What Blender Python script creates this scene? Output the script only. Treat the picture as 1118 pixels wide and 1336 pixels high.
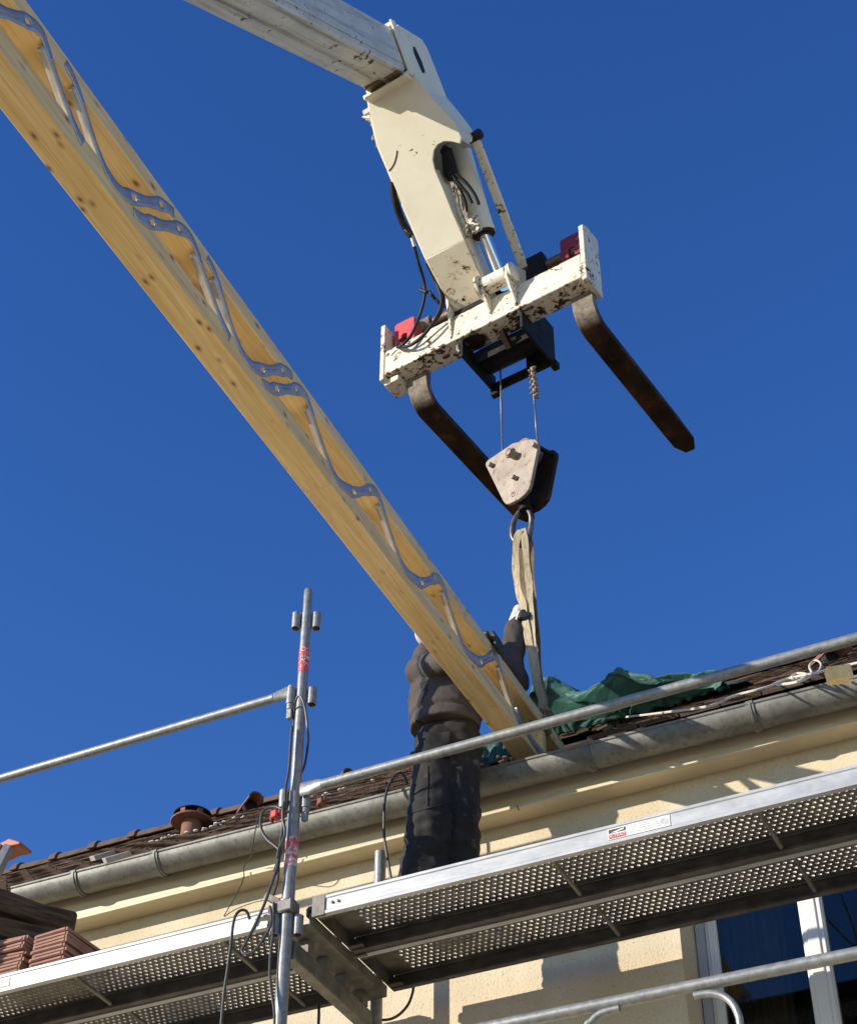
import bpy, bmesh, math, random
from mathutils import Vector, Matrix, noise as mnoise
random.seed(7)
V = Vector
scn = bpy.context.scene
COL = scn.collection
for o in list(bpy.data.objects):
    bpy.data.objects.remove(o)

# ------------------------------------------------------------------ camera
FPX, CX, CY = 2317.2, 559.0, 668.0
_p, _r, _y = (math.radians(a) for a in (42.21, 0.41, 25.94))
_fw = V((-math.sin(_y)*math.cos(_p), math.cos(_y)*math.cos(_p), math.sin(_p)))
_rt = V((math.cos(_y), math.sin(_y), 0)); _up = _rt.cross(_fw)
RGT = _rt*math.cos(_r) + _up*math.sin(_r)
UPV = -_rt*math.sin(_r) + _up*math.cos(_r)
CAM = V((0, 0, 1.6))
cd = bpy.data.cameras.new('camera'); cam = bpy.data.objects.new('camera', cd); COL.objects.link(cam)
cam.matrix_world = Matrix(((RGT.x, UPV.x, -_fw.x, CAM.x), (RGT.y, UPV.y, -_fw.y, CAM.y), (RGT.z, UPV.z, -_fw.z, CAM.z), (0, 0, 0, 1)))
cd.sensor_fit = 'HORIZONTAL'; cd.sensor_width = 36; cd.lens = FPX/1118*36
cd.clip_start = 0.05; cd.clip_end = 2000
scn.camera = cam

# ------------------------------------------------------------------ sky, sun, exposure
SUN = V((-1.05, -1.0, 0.46)).normalized()
w = bpy.data.worlds.new('World'); scn.world = w; w.use_nodes = True
nt = w.node_tree; bg = nt.nodes['Background']
sky = nt.nodes.new('ShaderNodeTexSky'); sky.sky_type = 'NISHITA'; sky.sun_disc = False
sky.sun_elevation = math.asin(SUN.z); sky.sun_rotation = math.atan2(SUN.x, SUN.y)
sky.altitude = 300; sky.air_density = 1.0; sky.dust_density = 0.0; sky.ozone_density = 3.0
hs = nt.nodes.new('ShaderNodeHueSaturation'); hs.inputs['Hue'].default_value = 0.518; hs.inputs['Saturation'].default_value = 1.255
nt.links.new(sky.outputs[0], hs.inputs['Color']); nt.links.new(hs.outputs[0], bg.inputs[0]); bg.inputs[1].default_value = 0.129
sd = bpy.data.lights.new('sun', 'SUN'); sd.energy = 4.05; sd.angle = math.radians(0.53); sd.color = (1.0, 0.91, 0.79)
so = bpy.data.objects.new('sun', sd); COL.objects.link(so); so.location = (-6, -6, 14)
so.rotation_euler = SUN.to_track_quat('Z', 'Y').to_euler()
scn.view_settings.view_transform = 'Standard'; scn.view_settings.look = 'None'
scn.view_settings.gamma = 1; scn.view_settings.use_curve_mapping = False
scn.view_settings.exposure = 0.66
scn.render.engine = 'CYCLES'

# ------------------------------------------------------------------ point helpers (a sight line met with a real plane)
def ray(px, py): return RGT*((px-CX)/FPX) + UPV*((CY-py)/FPX) + _fw
def meet(px, py, p0, n):
    d = ray(px, py); return CAM + d*((p0-CAM).dot(n)/d.dot(n))
def at(px, py, ax, val):
    i = 'XYZ'.index(ax); d = ray(px, py); return CAM + d*((val-CAM[i])/d[i])
ROOF0 = V((0, 5.69, 5.785)); RS = 0.783
RN = V((0, -RS, 1)).normalized()
def on_roof(px, py, lift=0.0): return meet(px, py, ROOF0 + RN*lift, RN)
def roofz(y): return ROOF0.z + (y-ROOF0.y)*RS

# ------------------------------------------------------------------ materials
def newmat(name):
    m = bpy.data.materials.new(name); m.use_nodes = True
    return m, m.node_tree, m.node_tree.nodes['Principled BSDF']
def ramp(nt, fac, stops, interp='LINEAR'):
    r = nt.nodes.new('ShaderNodeValToRGB'); r.color_ramp.interpolation = interp
    e = r.color_ramp.elements
    while len(e) < len(stops): e.new(0.5)
    for k, (p, c) in enumerate(stops):
        e[k].position = p; e[k].color = (*c, 1) if len(c) == 3 else c
    nt.links.new(fac, r.inputs[0]); return r.outputs[0]
def noise(nt, scale, detail=4, rough=0.55, stretch=None, offset=None):
    tc = nt.nodes.new('ShaderNodeTexCoord'); out = tc.outputs['Object']
    if stretch or offset:
        mp = nt.nodes.new('ShaderNodeMapping')
        if stretch: mp.inputs['Scale'].default_value = stretch
        if offset: mp.inputs['Location'].default_value = offset
        nt.links.new(out, mp.inputs[0]); out = mp.outputs[0]
    n = nt.nodes.new('ShaderNodeTexNoise'); n.inputs['Scale'].default_value = scale
    n.inputs['Detail'].default_value = detail; n.inputs['Roughness'].default_value = rough
    nt.links.new(out, n.inputs['Vector']); return n.outputs['Fac']
def mixc(nt, fac, a, b, mode='MIX'):
    m = nt.nodes.new('ShaderNodeMix'); m.data_type = 'RGBA'; m.blend_type = mode
    for s, v in ((0, fac), (6, a), (7, b)):
        if hasattr(v, 'is_linked'): nt.links.new(v, m.inputs[s])
        else: m.inputs[s].default_value = v if s == 0 else (*v, 1)
    return m.outputs[2]
def math_(nt, op, a, b=0.0):
    m = nt.nodes.new('ShaderNodeMath'); m.operation = op
    for s, v in ((0, a), (1, b)):
        if hasattr(v, 'is_linked'): nt.links.new(v, m.inputs[s])
        else: m.inputs[s].default_value = v
    return m.outputs[0]
def bump(nt, b, h, strength, dist=0.01):
    n = nt.nodes.new('ShaderNodeBump'); n.inputs['Strength'].default_value = strength; n.inputs['Distance'].default_value = dist
    nt.links.new(h, n.inputs['Height']); nt.links.new(n.outputs[0], b.inputs['Normal'])
def vary(name, c1, c2, scale=8, rough=0.6, metal=0.0, bs=0.0, bscale=60, stretch=None, lo=0.35, hi=0.65, c3=None, s3=25, t3=(0.6, 0.68), rvar=0.0, bdist=0.004):
    """two-colour mottled surface, optional third colour in patches"""
    m, nt, b = newmat(name)
    c = ramp(nt, noise(nt, scale, stretch=stretch), [(lo, c1), (hi, c2)])
    if c3 is not None:
        f = ramp(nt, noise(nt, s3, 6, 0.65, stretch=stretch, offset=(3.1, 1.7, 5.3)), [(t3[0], (0, 0, 0)), (t3[1], (1, 1, 1))])
        c = mixc(nt, f, c, c3)
    nt.links.new(c, b.inputs['Base Color'])
    b.inputs['Metallic'].default_value = metal; b.inputs['Roughness'].default_value = rough
    if rvar:
        rr = ramp(nt, noise(nt, scale*2.3, 5), [(0.3, (rough-rvar,)*3), (0.7, (rough+rvar,)*3)]); nt.links.new(rr, b.inputs['Roughness'])
    if bs: bump(nt, b, noise(nt, bscale, 5, 0.6, stretch=stretch), bs, bdist)
    return m
M = {}
M['galv'] = vary('galvanised_steel', (0.22, 0.226, 0.22), (0.315, 0.32, 0.308), 40, 0.46, 0.45, 0.15, 140, rvar=0.1)
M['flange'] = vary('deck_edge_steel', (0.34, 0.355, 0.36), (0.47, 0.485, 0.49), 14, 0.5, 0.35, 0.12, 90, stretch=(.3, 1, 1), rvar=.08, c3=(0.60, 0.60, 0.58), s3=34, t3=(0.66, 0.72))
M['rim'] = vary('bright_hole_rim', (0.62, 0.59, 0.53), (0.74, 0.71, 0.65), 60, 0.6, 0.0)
M['deckdark'] = vary('dirty_shaded_deck_steel', (0.062, 0.057, 0.047), (0.11, 0.102, 0.085), 12, 0.65, 0.15, 0.15, 120, c3=(0.045, 0.036, 0.025), s3=9, t3=(0.5, 0.72))  # dirty steel, darkened further to carry the shade inside the planks
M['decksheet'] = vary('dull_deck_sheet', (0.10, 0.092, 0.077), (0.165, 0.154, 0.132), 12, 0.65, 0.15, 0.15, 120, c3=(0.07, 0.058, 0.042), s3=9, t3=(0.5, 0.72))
M['galv_dull'] = vary('weathered_galvanised_steel', (0.11, 0.104, 0.09), (0.20, 0.19, 0.17), 18, 0.55, 0.3, 0.15, 120, c3=(0.08, 0.066, 0.05), s3=9, t3=(0.55, 0.75))
M['zinc'] = vary('zinc', (0.15, 0.15, 0.132), (0.225, 0.225, 0.20), 9, 0.55, 0.3, 0.1, 60, c3=(0.11, 0.106, 0.09), s3=45, t3=(0.50, 0.70))
M['steelweb'] = vary('bright_nail_plate_steel', (0.44, 0.42, 0.39), (0.53, 0.51, 0.48), 20, 0.34, 0.65)
M['scar'] = vary('orange_rust', (0.16, 0.06, 0.02), (0.30, 0.13, 0.05), 40, 0.9)
M['chrome'] = vary('chrome', (0.78, 0.78, 0.8), (0.85, 0.85, 0.86), 5, 0.08, 1.0)
M['rust'] = vary('dark_rusty_steel', (0.022, 0.014, 0.009), (0.055, 0.030, 0.016), 9, 0.72, 0.2, 0.35, 60, c3=(0.15, 0.07, 0.025), s3=5, t3=(0.56, 0.75))
M['tinesteel'] = vary('worn_fork_steel', (0.016, 0.009, 0.005), (0.048, 0.026, 0.013), 7, 0.65, 0.1, 0.3, 70, c3=(0.13, 0.055, 0.015), s3=5.5, t3=(0.50, 0.72))
M['blocksteel'] = vary('scuffed_block_steel', (0.23, 0.185, 0.14), (0.34, 0.285, 0.225), 9, 0.55, 0.2, 0.08, 120, c3=(0.15, 0.085, 0.055), s3=26, t3=(0.56, 0.66))
M['black'] = vary('black_rubber', (0.012, 0.012, 0.012), (0.028, 0.027, 0.026), 30, 0.5, 0, 0.2, 200)
M['blackpaint'] = vary('black_paint', (0.006, 0.006, 0.007), (0.016, 0.015, 0.015), 14, 0.7, 0.0, 0.25, 60, c3=(0.08, 0.05, 0.03), s3=20, t3=(0.62, 0.75))
M['cable'] = vary('grey_black_cable', (0.025, 0.024, 0.024), (0.05, 0.047, 0.045), 30, 0.45)
M['red'] = vary('red_paint', (0.42, 0.035, 0.04), (0.54, 0.065, 0.065), 20, 0.5, 0, 0.15, 80)
M['darkred'] = vary('dark_red_paint', (0.15, 0.012, 0.022), (0.22, 0.02, 0.03), 20, 0.5, 0, 0.15, 80)
M['tarp'] = vary('green_tarpaulin', (0.017, 0.088, 0.067), (0.032, 0.128, 0.098), 7, 0.62, 0, 0.3, 45, c3=(0.10, 0.16, 0.135), s3=7, t3=(0.50, 0.74))
M['rope'] = vary('white_rope', (0.48, 0.44, 0.36), (0.62, 0.58, 0.50), 80, 0.8)
M['whitefoam'] = vary('pale_mortar', (0.6, 0.58, 0.54), (0.78, 0.76, 0.72), 40, 0.9, 0, 0.4, 80)
M['terracotta'] = vary('terracotta', (0.155, 0.070, 0.044), (0.225, 0.108, 0.07), 14, 0.8, 0, 0.3, 90, c3=(0.10, 0.045, 0.03), s3=12, t3=(0.55, 0.8))
M['stacktile'] = vary('new_clay_tile', (0.26, 0.130, 0.095), (0.35, 0.19, 0.142), 10, 0.85, 0, 0.3, 90, c3=(0.25, 0.10, 0.07), s3=14, t3=(0.58, 0.8))
M['rooftile'] = vary('old_brown_roof_tile', (0.065, 0.040, 0.026), (0.13, 0.080, 0.052), 7, 0.85, 0, 0.6, 60, c3=(0.24, 0.18, 0.13), s3=17, t3=(0.60, 0.74))
M['slate'] = vary('grey_flat_tile', (0.40, 0.34, 0.29), (0.52, 0.47, 0.42), 15, 0.8, 0, 0.3, 60)
M['cream_fascia'] = vary('cream_painted_wood', (0.60, 0.505, 0.325), (0.67, 0.575, 0.385), 3, 0.5, 0, 0.12, 30, stretch=(1, 6, 6), c3=(0.40, 0.335, 0.215), s3=6, t3=(0.60, 0.82))
M['upvc'] = vary('white_window_paint', (0.68, 0.67, 0.62), (0.74, 0.73, 0.68), 4, 0.4, c3=(0.50, 0.48, 0.43), s3=5, t3=(0.58, 0.8))
M['winframe'] = vary('shaded_window_frame', (0.40, 0.41, 0.41), (0.47, 0.475, 0.47), 4, 0.45)  # white frame greyed: the reveal's shade is put into its colour
M['dark'] = vary('dark_room', (0.05, 0.042, 0.034), (0.07, 0.06, 0.05), 2, 0.9)
M['curtain'] = vary('brown_curtain', (0.26, 0.17, 0.095), (0.34, 0.23, 0.13), 4, 0.9, stretch=(14, 1, 0.4))
M['label_white'] = vary('white_label', (0.70, 0.69, 0.65), (0.78, 0.77, 0.74), 20, 0.45)
M['ink_black'] = vary('black_ink', (0.03, 0.03, 0.035), (0.05, 0.05, 0.055), 20, 0.6)
M['ink_grey'] = vary('grey_ink', (0.42, 0.41, 0.40), (0.55, 0.54, 0.52), 40, 0.6)
M['sticker_red'] = vary('scuffed_red_sticker', (0.52, 0.05, 0.05), (0.60, 0.10, 0.09), 20, 0.45, c3=(0.66, 0.60, 0.56), s3=75, t3=(0.57, 0.60))
M['sticker_worn'] = vary('worn_red_sticker', (0.45, 0.07, 0.09), (0.55, 0.16, 0.17), 20, 0.5, c3=(0.58, 0.56, 0.54), s3=45, t3=(0.47, 0.53))
M['skin'] = vary('skin', (0.46, 0.25, 0.17), (0.54, 0.31, 0.22), 18, 0.5, 0, 0.1, 120)
M['hoodie'] = vary('charcoal_brown_sweatshirt', (0.054, 0.043, 0.039), (0.078, 0.063, 0.057), 9, 0.92, 0, 0.3, 260, c3=(0.13, 0.10, 0.085), s3=12, t3=(0.66, 0.8))
M['hoodie_dark'] = vary('black_side_stripe', (0.010, 0.011, 0.015), (0.018, 0.018, 0.022), 12, 0.9, 0, 0.3, 260)
M['trousers'] = vary('dusty_dark_work_trousers', (0.0135, 0.011, 0.010), (0.026, 0.021, 0.019), 10, 0.9, 0, 0.35, 220, c3=(0.15, 0.135, 0.12), s3=14, t3=(0.58, 0.80))
M['pad'] = vary('black_knee_patch', (0.008, 0.0075, 0.0075), (0.017, 0.016, 0.0155), 14, 0.85, 0, 0.3, 220, c3=(0.085, 0.08, 0.076), s3=22, t3=(0.62, 0.75))
M['glove_dark'] = vary('dark_rubber_glove_palm', (0.015, 0.02, 0.022), (0.035, 0.042, 0.045), 30, 0.6, 0, 0.3, 150)
M['glove_white'] = vary('pale_knit_glove', (0.60, 0.60, 0.56), (0.72, 0.72, 0.68), 40, 0.9, 0, 0.4, 240)
M['cap'] = vary('pale_lilac_cap', (0.42, 0.36, 0.47), (0.50, 0.44, 0.55), 12, 0.9, 0, 0.2, 200)
M['boot'] = vary('dusty_boot_leather', (0.04, 0.03, 0.022), (0.08, 0.06, 0.045), 14, 0.7, 0, 0.2, 100)
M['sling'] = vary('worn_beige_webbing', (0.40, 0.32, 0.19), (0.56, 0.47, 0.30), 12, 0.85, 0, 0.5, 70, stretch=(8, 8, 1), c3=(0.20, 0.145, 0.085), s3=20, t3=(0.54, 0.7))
def shade_end(m, z0, z1, col):  # paints shade into the base colour towards the lower end
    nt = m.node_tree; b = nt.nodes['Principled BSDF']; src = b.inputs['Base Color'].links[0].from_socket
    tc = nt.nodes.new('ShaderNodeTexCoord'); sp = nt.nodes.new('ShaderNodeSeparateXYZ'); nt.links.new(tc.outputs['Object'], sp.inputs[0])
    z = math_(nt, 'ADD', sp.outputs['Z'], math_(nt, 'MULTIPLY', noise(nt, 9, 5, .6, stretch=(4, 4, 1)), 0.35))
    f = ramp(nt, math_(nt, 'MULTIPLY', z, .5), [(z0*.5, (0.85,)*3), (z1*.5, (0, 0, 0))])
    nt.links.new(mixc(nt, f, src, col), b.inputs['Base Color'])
shade_end(M['sling'], .22, .55, (0.19, 0.14, 0.085))
M['darkwood'] = vary('weathered_dark_timber', (0.030, 0.018, 0.008), (0.12, 0.075, 0.032), 6, 0.8, 0, 0.7, 18, stretch=(9, 1.0, 9), c3=(0.20, 0.125, 0.055), s3=5, t3=(0.5, 0.75), bdist=0.012)
M['ground'] = vary('pale_gravel_yard', (0.33, 0.275, 0.195), (0.42, 0.355, 0.26), 0.7, 0.95, 0, 0.5, 20, c3=(0.24, 0.205, 0.15), s3=3, t3=(0.55, 0.7))
M['concrete'] = M['whitefoam']
M['cablewire'] = vary('steel_wire_rope', (0.14, 0.14, 0.15), (0.24, 0.24, 0.25), 120, .45, .6)
M['darkredsheave'] = vary('red_brown_sheave', (0.22, 0.09, 0.07), (0.32, 0.15, 0.12), 20, .6, .1)
M['hooksteel'] = vary('worn_hook_steel', (0.07, 0.06, 0.052), (0.16, 0.145, 0.13), 20, .4, .5)
M['sling_dark'] = vary('shaded_brown_webbing', (0.17, 0.12, 0.07), (0.27, 0.20, 0.12), 14, 0.9, 0, 0.5, 70, stretch=(8, 8, 1))  # darker copy of the webbing; the rear strands' shade is in its colour
M['orange'] = vary('orange_plastic', (0.33, 0.085, 0.05), (0.42, 0.12, 0.065), 9, 0.5)
M['brown_pad'] = vary('greasy_wear_pad', (0.11, 0.075, 0.03), (0.17, 0.12, 0.055), 12, 0.6)
M['shaft'] = vary('brown_steel_shaft', (0.10, 0.06, 0.04), (0.20, 0.13, 0.09), 14, 0.5, 0.5, 0.15, 60)

def paint(name, base, base2, chip, chipscale, chipt, drt=0.25, grime=(0.35, 0.28, 0.18), down=0.0, edge=0.0):
    m, nt, b = newmat(name)
    c = ramp(nt, noise(nt, 5, 4), [(0.3, base), (0.7, base2)])
    g = ramp(nt, noise(nt, 3.2, 6, 0.65, offset=(4, 2, 9)), [(0.52, (0, 0, 0)), (0.85, (drt,)*3)])
    c = mixc(nt, g, c, grime)
    f1 = noise(nt, chipscale, 6, 0.62, stretch=(0.8, 1.0, 1.0)); f2 = noise(nt, chipscale*0.22, 3, 0.5, offset=(7, 3, 1))
    s = math_(nt, 'ADD', math_(nt, 'MULTIPLY', f1, 0.62), math_(nt, 'MULTIPLY', f2, 0.38))
    if down:                                             # knocks and scrapes gather on the underside
        ge = nt.nodes.new('ShaderNodeTexCoord'); sp = nt.nodes.new('ShaderNodeSeparateXYZ'); nt.links.new(ge.outputs['Normal'], sp.inputs[0])
        s = math_(nt, 'ADD', s, math_(nt, 'MULTIPLY', math_(nt, 'MAXIMUM', math_(nt, 'MULTIPLY', sp.outputs['Z'], -1.0), 0.0), down))
    if edge:                                             # paint is knocked off along the edges first
        bv = nt.nodes.new('ShaderNodeBevel'); bv.samples = 4; bv.inputs['Radius'].default_value = 0.016
        ge2 = nt.nodes.new('ShaderNodeNewGeometry'); dt = nt.nodes.new('ShaderNodeVectorMath'); dt.operation = 'DOT_PRODUCT'
        nt.links.new(bv.outputs[0], dt.inputs[0]); nt.links.new(ge2.outputs['Normal'], dt.inputs[1])
        s = math_(nt, 'ADD', s, math_(nt, 'MULTIPLY', math_(nt, 'SUBTRACT', 1.0, dt.outputs['Value']), edge))
    f = ramp(nt, s, [(chipt, (0, 0, 0)), (chipt+0.012, (1, 1, 1))])
    halo = ramp(nt, s, [(chipt-0.05, (0, 0, 0)), (chipt, (0.55,)*3)])
    if edge > .3: c = mixc(nt, halo, c, (0.36, 0.20, 0.09))
    c = mixc(nt, f, c, chip)
    nt.links.new(c, b.inputs['Base Color'])
    rr = ramp(nt, f, [(0, (0.38,)*3), (1, (0.8,)*3)]); nt.links.new(rr, b.inputs['Roughness'])
    h = math_(nt, 'ADD', math_(nt, 'MULTIPLY', f, -1.0), math_(nt, 'MULTIPLY', noise(nt, 40, 4), 0.35))
    bump(nt, b, h, 0.3, 0.003)
    return m
CR1, CR2 = (0.74, 0.69, 0.525), (0.80, 0.75, 0.585)
M['cream'] = paint('cream_machine_paint', CR1, CR2, (0.09, 0.04, 0.018), 34, 0.648, edge=0.14)
M['creamworn'] = paint('chipped_cream_machine_paint', (0.70, 0.65, 0.50), (0.77, 0.72, 0.57), (0.05, 0.028, 0.016), 46, 0.578, 0.6, edge=0.55)
M['boompaint'] = paint('scratched_boom_paint', (0.50, 0.485, 0.43), (0.64, 0.62, 0.55), (0.10, 0.075, 0.05), 30, 0.60, 0.45)
M['creamlow'] = paint('rubbed_cream_paint', (0.72, 0.66, 0.50), (0.78, 0.72, 0.55), (0.08, 0.035, 0.015), 26, 0.605, 0.5, edge=0.5)
def heel_tone(m):  # paler mix over shank and heel, blade left darker
    nt = m.node_tree; b = nt.nodes['Principled BSDF']; src = b.inputs['Base Color'].links[0].from_socket
    tc = nt.nodes.new('ShaderNodeTexCoord'); sp = nt.nodes.new('ShaderNodeSeparateXYZ'); nt.links.new(tc.outputs['Object'], sp.inputs[0])
    y = math_(nt, 'ADD', sp.outputs['Y'], math_(nt, 'MULTIPLY', noise(nt, 14, 5), 0.10))
    f = ramp(nt, y, [(0.185, (0.9,)*3), (0.235, (0, 0, 0))])
    worn = ramp(nt, noise(nt, 30, 5, .65), [(.35, (0.12, 0.095, 0.07)), (.65, (0.27, 0.23, 0.18))])
    nt.links.new(mixc(nt, f, src, worn), b.inputs['Base Color'])
heel_tone(M['tinesteel'])
def boom_grime(m):                                       # long dark rubbed streaks along the boom
    nt = m.node_tree; b = nt.nodes['Principled BSDF']; src = b.inputs['Base Color'].links[0].from_socket
    tc = nt.nodes.new('ShaderNodeTexCoord'); mp = nt.nodes.new('ShaderNodeMapping'); mp.vector_type = 'POINT'
    vr = nt.nodes.new('ShaderNodeVectorRotate'); vr.rotation_type = 'X_AXIS'; vr.inputs['Angle'].default_value = math.radians(-35.2)
    nt.links.new(tc.outputs['Object'], vr.inputs['Vector']); nt.links.new(vr.outputs[0], mp.inputs[0])
    mp.inputs['Scale'].default_value = (26, 1.1, 26)
    n = nt.nodes.new('ShaderNodeTexNoise'); n.inputs['Scale'].default_value = 1.0; n.inputs['Detail'].default_value = 7; n.inputs['Roughness'].default_value = .68
    nt.links.new(mp.outputs[0], n.inputs['Vector'])
    f = ramp(nt, n.outputs['Fac'], [(0.50, (0, 0, 0)), (0.72, (0.75,)*3)])
    c = mixc(nt, f, src, (0.10, 0.095, 0.085))
    n2 = noise(nt, 55, 3, .5, stretch=(1, 3, .25), offset=(8, 8, 1)); f2 = ramp(nt, n2, [(0.66, (0, 0, 0)), (0.70, (.7,)*3)])
    nt.links.new(mixc(nt, f2, c, (0.05, 0.045, 0.04)), b.inputs['Base Color'])
boom_grime(M['boompaint'])
for k_ in ('blackpaint', 'black', 'tinesteel', 'rust'): M[k_].node_tree.nodes['Principled BSDF'].inputs['Specular IOR Level'].default_value = 0.22
def grease(m, pos, rad, amt=1.0):                       # a greasy black stain on the carriage's underside
    nt = m.node_tree; b = nt.nodes['Principled BSDF']; src = b.inputs['Base Color'].links[0].from_socket
    tc = nt.nodes.new('ShaderNodeTexCoord'); vm = nt.nodes.new('ShaderNodeVectorMath'); vm.operation = 'DISTANCE'
    nt.links.new(tc.outputs['Object'], vm.inputs[0]); vm.inputs[1].default_value = pos
    d = math_(nt, 'ADD', vm.outputs['Value'], math_(nt, 'MULTIPLY', noise(nt, 22, 5), 0.12))
    f = ramp(nt, d, [(rad, (amt,)*3), (rad+0.022, (0, 0, 0))])
    nt.links.new(mixc(nt, f, src, (0.012, 0.010, 0.009)), b.inputs['Base Color'])
M['carriagepaint'] = paint('chipped_carriage_paint', (0.70, 0.65, 0.50), (0.77, 0.72, 0.57), (0.05, 0.028, 0.016), 46, 0.578, 0.6, down=0.045, edge=0.8)
grease(M['carriagepaint'], (-0.09, 0.07, 0.0), 0.115)

def wood(name, c1, c2, c3, knot, offs):
    """softwood: long grain along the local Y axis, knots"""
    m, nt, b = newmat(name)
    g = noise(nt, 9, 5, 0.6, stretch=(7, 0.22, 7), offset=offs)
    c = ramp(nt, g, [(0.3, c1), (0.5, c2), (0.68, c3)])
    fine = ramp(nt, noise(nt, 46, 4, 0.6, stretch=(5, 0.10, 5), offset=offs), [(0.36, (0.62, 0.54, 0.42)), (0.56, (1, 1, 1))])
    c = mixc(nt, 0.42, c, fine, 'MULTIPLY')
    stain = ramp(nt, noise(nt, 3.1, 5, 0.6, stretch=(1.5, .5, 1.5), offset=offs), [(0.40, (0.82, 0.78, 0.74)), (0.62, (1, 1, 1))])
    c = mixc(nt, 0.5, c, stain, 'MULTIPLY')
    tc = nt.nodes.new('ShaderNodeTexCoord'); mp = nt.nodes.new('ShaderNodeMapping')
    mp.inputs['Scale'].default_value = (20, 9.5, 20); mp.inputs['Location'].default_value = offs
    nt.links.new(tc.outputs['Object'], mp.inputs[0])
    vo = nt.nodes.new('ShaderNodeTexVoronoi'); vo.inputs['Scale'].default_value = 1.0; vo.inputs['Randomness'].default_value = 1.0
    nt.links.new(mp.outputs[0], vo.inputs['Vector'])
    d = math_(nt, 'ADD', vo.outputs['Distance'], math_(nt, 'MULTIPLY', noise(nt, 45, 2), 0.06))
    k = ramp(nt, d, [(0.10, (1, 1, 1)), (0.16, (0.4,)*3), (0.27, (0, 0, 0))])
    c = mixc(nt, k, c, knot)
    nt.links.new(c, b.inputs['Base Color']); b.inputs['Roughness'].default_value = 0.55
    bump(nt, b, g, 0.12, 0.002)
    return m
M['spruce'] = wood('planed_spruce', (0.70, 0.47, 0.165), (0.80, 0.59, 0.25), (0.86, 0.68, 0.35), (0.20, 0.09, 0.028), (0.3, 2.2, 0.7))
M['spruce_b'] = wood('planed_spruce_pale', (0.72, 0.49, 0.19), (0.82, 0.61, 0.28), (0.87, 0.70, 0.39), (0.26, 0.12, 0.04), (5.3, 7.2, 2.7))

def stucco():
    m, nt, b = newmat('cream_roughcast_render')
    n1 = noise(nt, 2.0, 4); n2 = noise(nt, 95, 5, 0.6); n3 = noise(nt, 120, 3, 0.5, offset=(2, 7, 3))
    c = ramp(nt, n1, [(0.35, (0.62, 0.53, 0.365)), (0.65, (0.69, 0.60, 0.43))])
    pits = ramp(nt, n2, [(0.33, (0.45, 0.42, 0.38)), (0.42, (1, 1, 1))])
    c = mixc(nt, 0.75, c, pits, 'MULTIPLY')
    nt.links.new(c, b.inputs['Base Color']); b.inputs['Roughness'].default_value = 0.95
    h = math_(nt, 'ADD', n2, math_(nt, 'MULTIPLY', n3, 0.5))
    st = ramp(nt, noise(nt, 1.3, 6, 0.62, stretch=(2.2, 1, .35), offset=(6, 1, 2)), [(0.42, (0.80, 0.78, 0.73)), (0.60, (1, 1, 1))])
    c2 = mixc(nt, 0.55, c, st, 'MULTIPLY'); nt.links.new(c2, b.inputs['Base Color'])
    bump(nt, b, h, 0.42, 0.008)
    return m
M['stucco'] = stucco()
def glass():
    m, nt, b = newmat('window_glass')
    out = nt.nodes['Material Output']; nt.nodes.remove(b)
    gl = nt.nodes.new('ShaderNodeBsdfGlossy'); gl.inputs['Roughness'].default_value = 0.015
    tr = nt.nodes.new('ShaderNodeBsdfTransparent'); tr.inputs[0].default_value = (0.62, 0.66, 0.66, 1)
    fr = nt.nodes.new('ShaderNodeFresnel'); fr.inputs[0].default_value = 1.48
    mx = nt.nodes.new('ShaderNodeMixShader')
    nt.links.new(fr.outputs[0], mx.inputs[0]); nt.links.new(tr.outputs[0], mx.inputs[1]); nt.links.new(gl.outputs[0], mx.inputs[2])
    nt.links.new(mx.outputs[0], out.inputs[0])
    return m
M['glass'] = glass()

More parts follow.
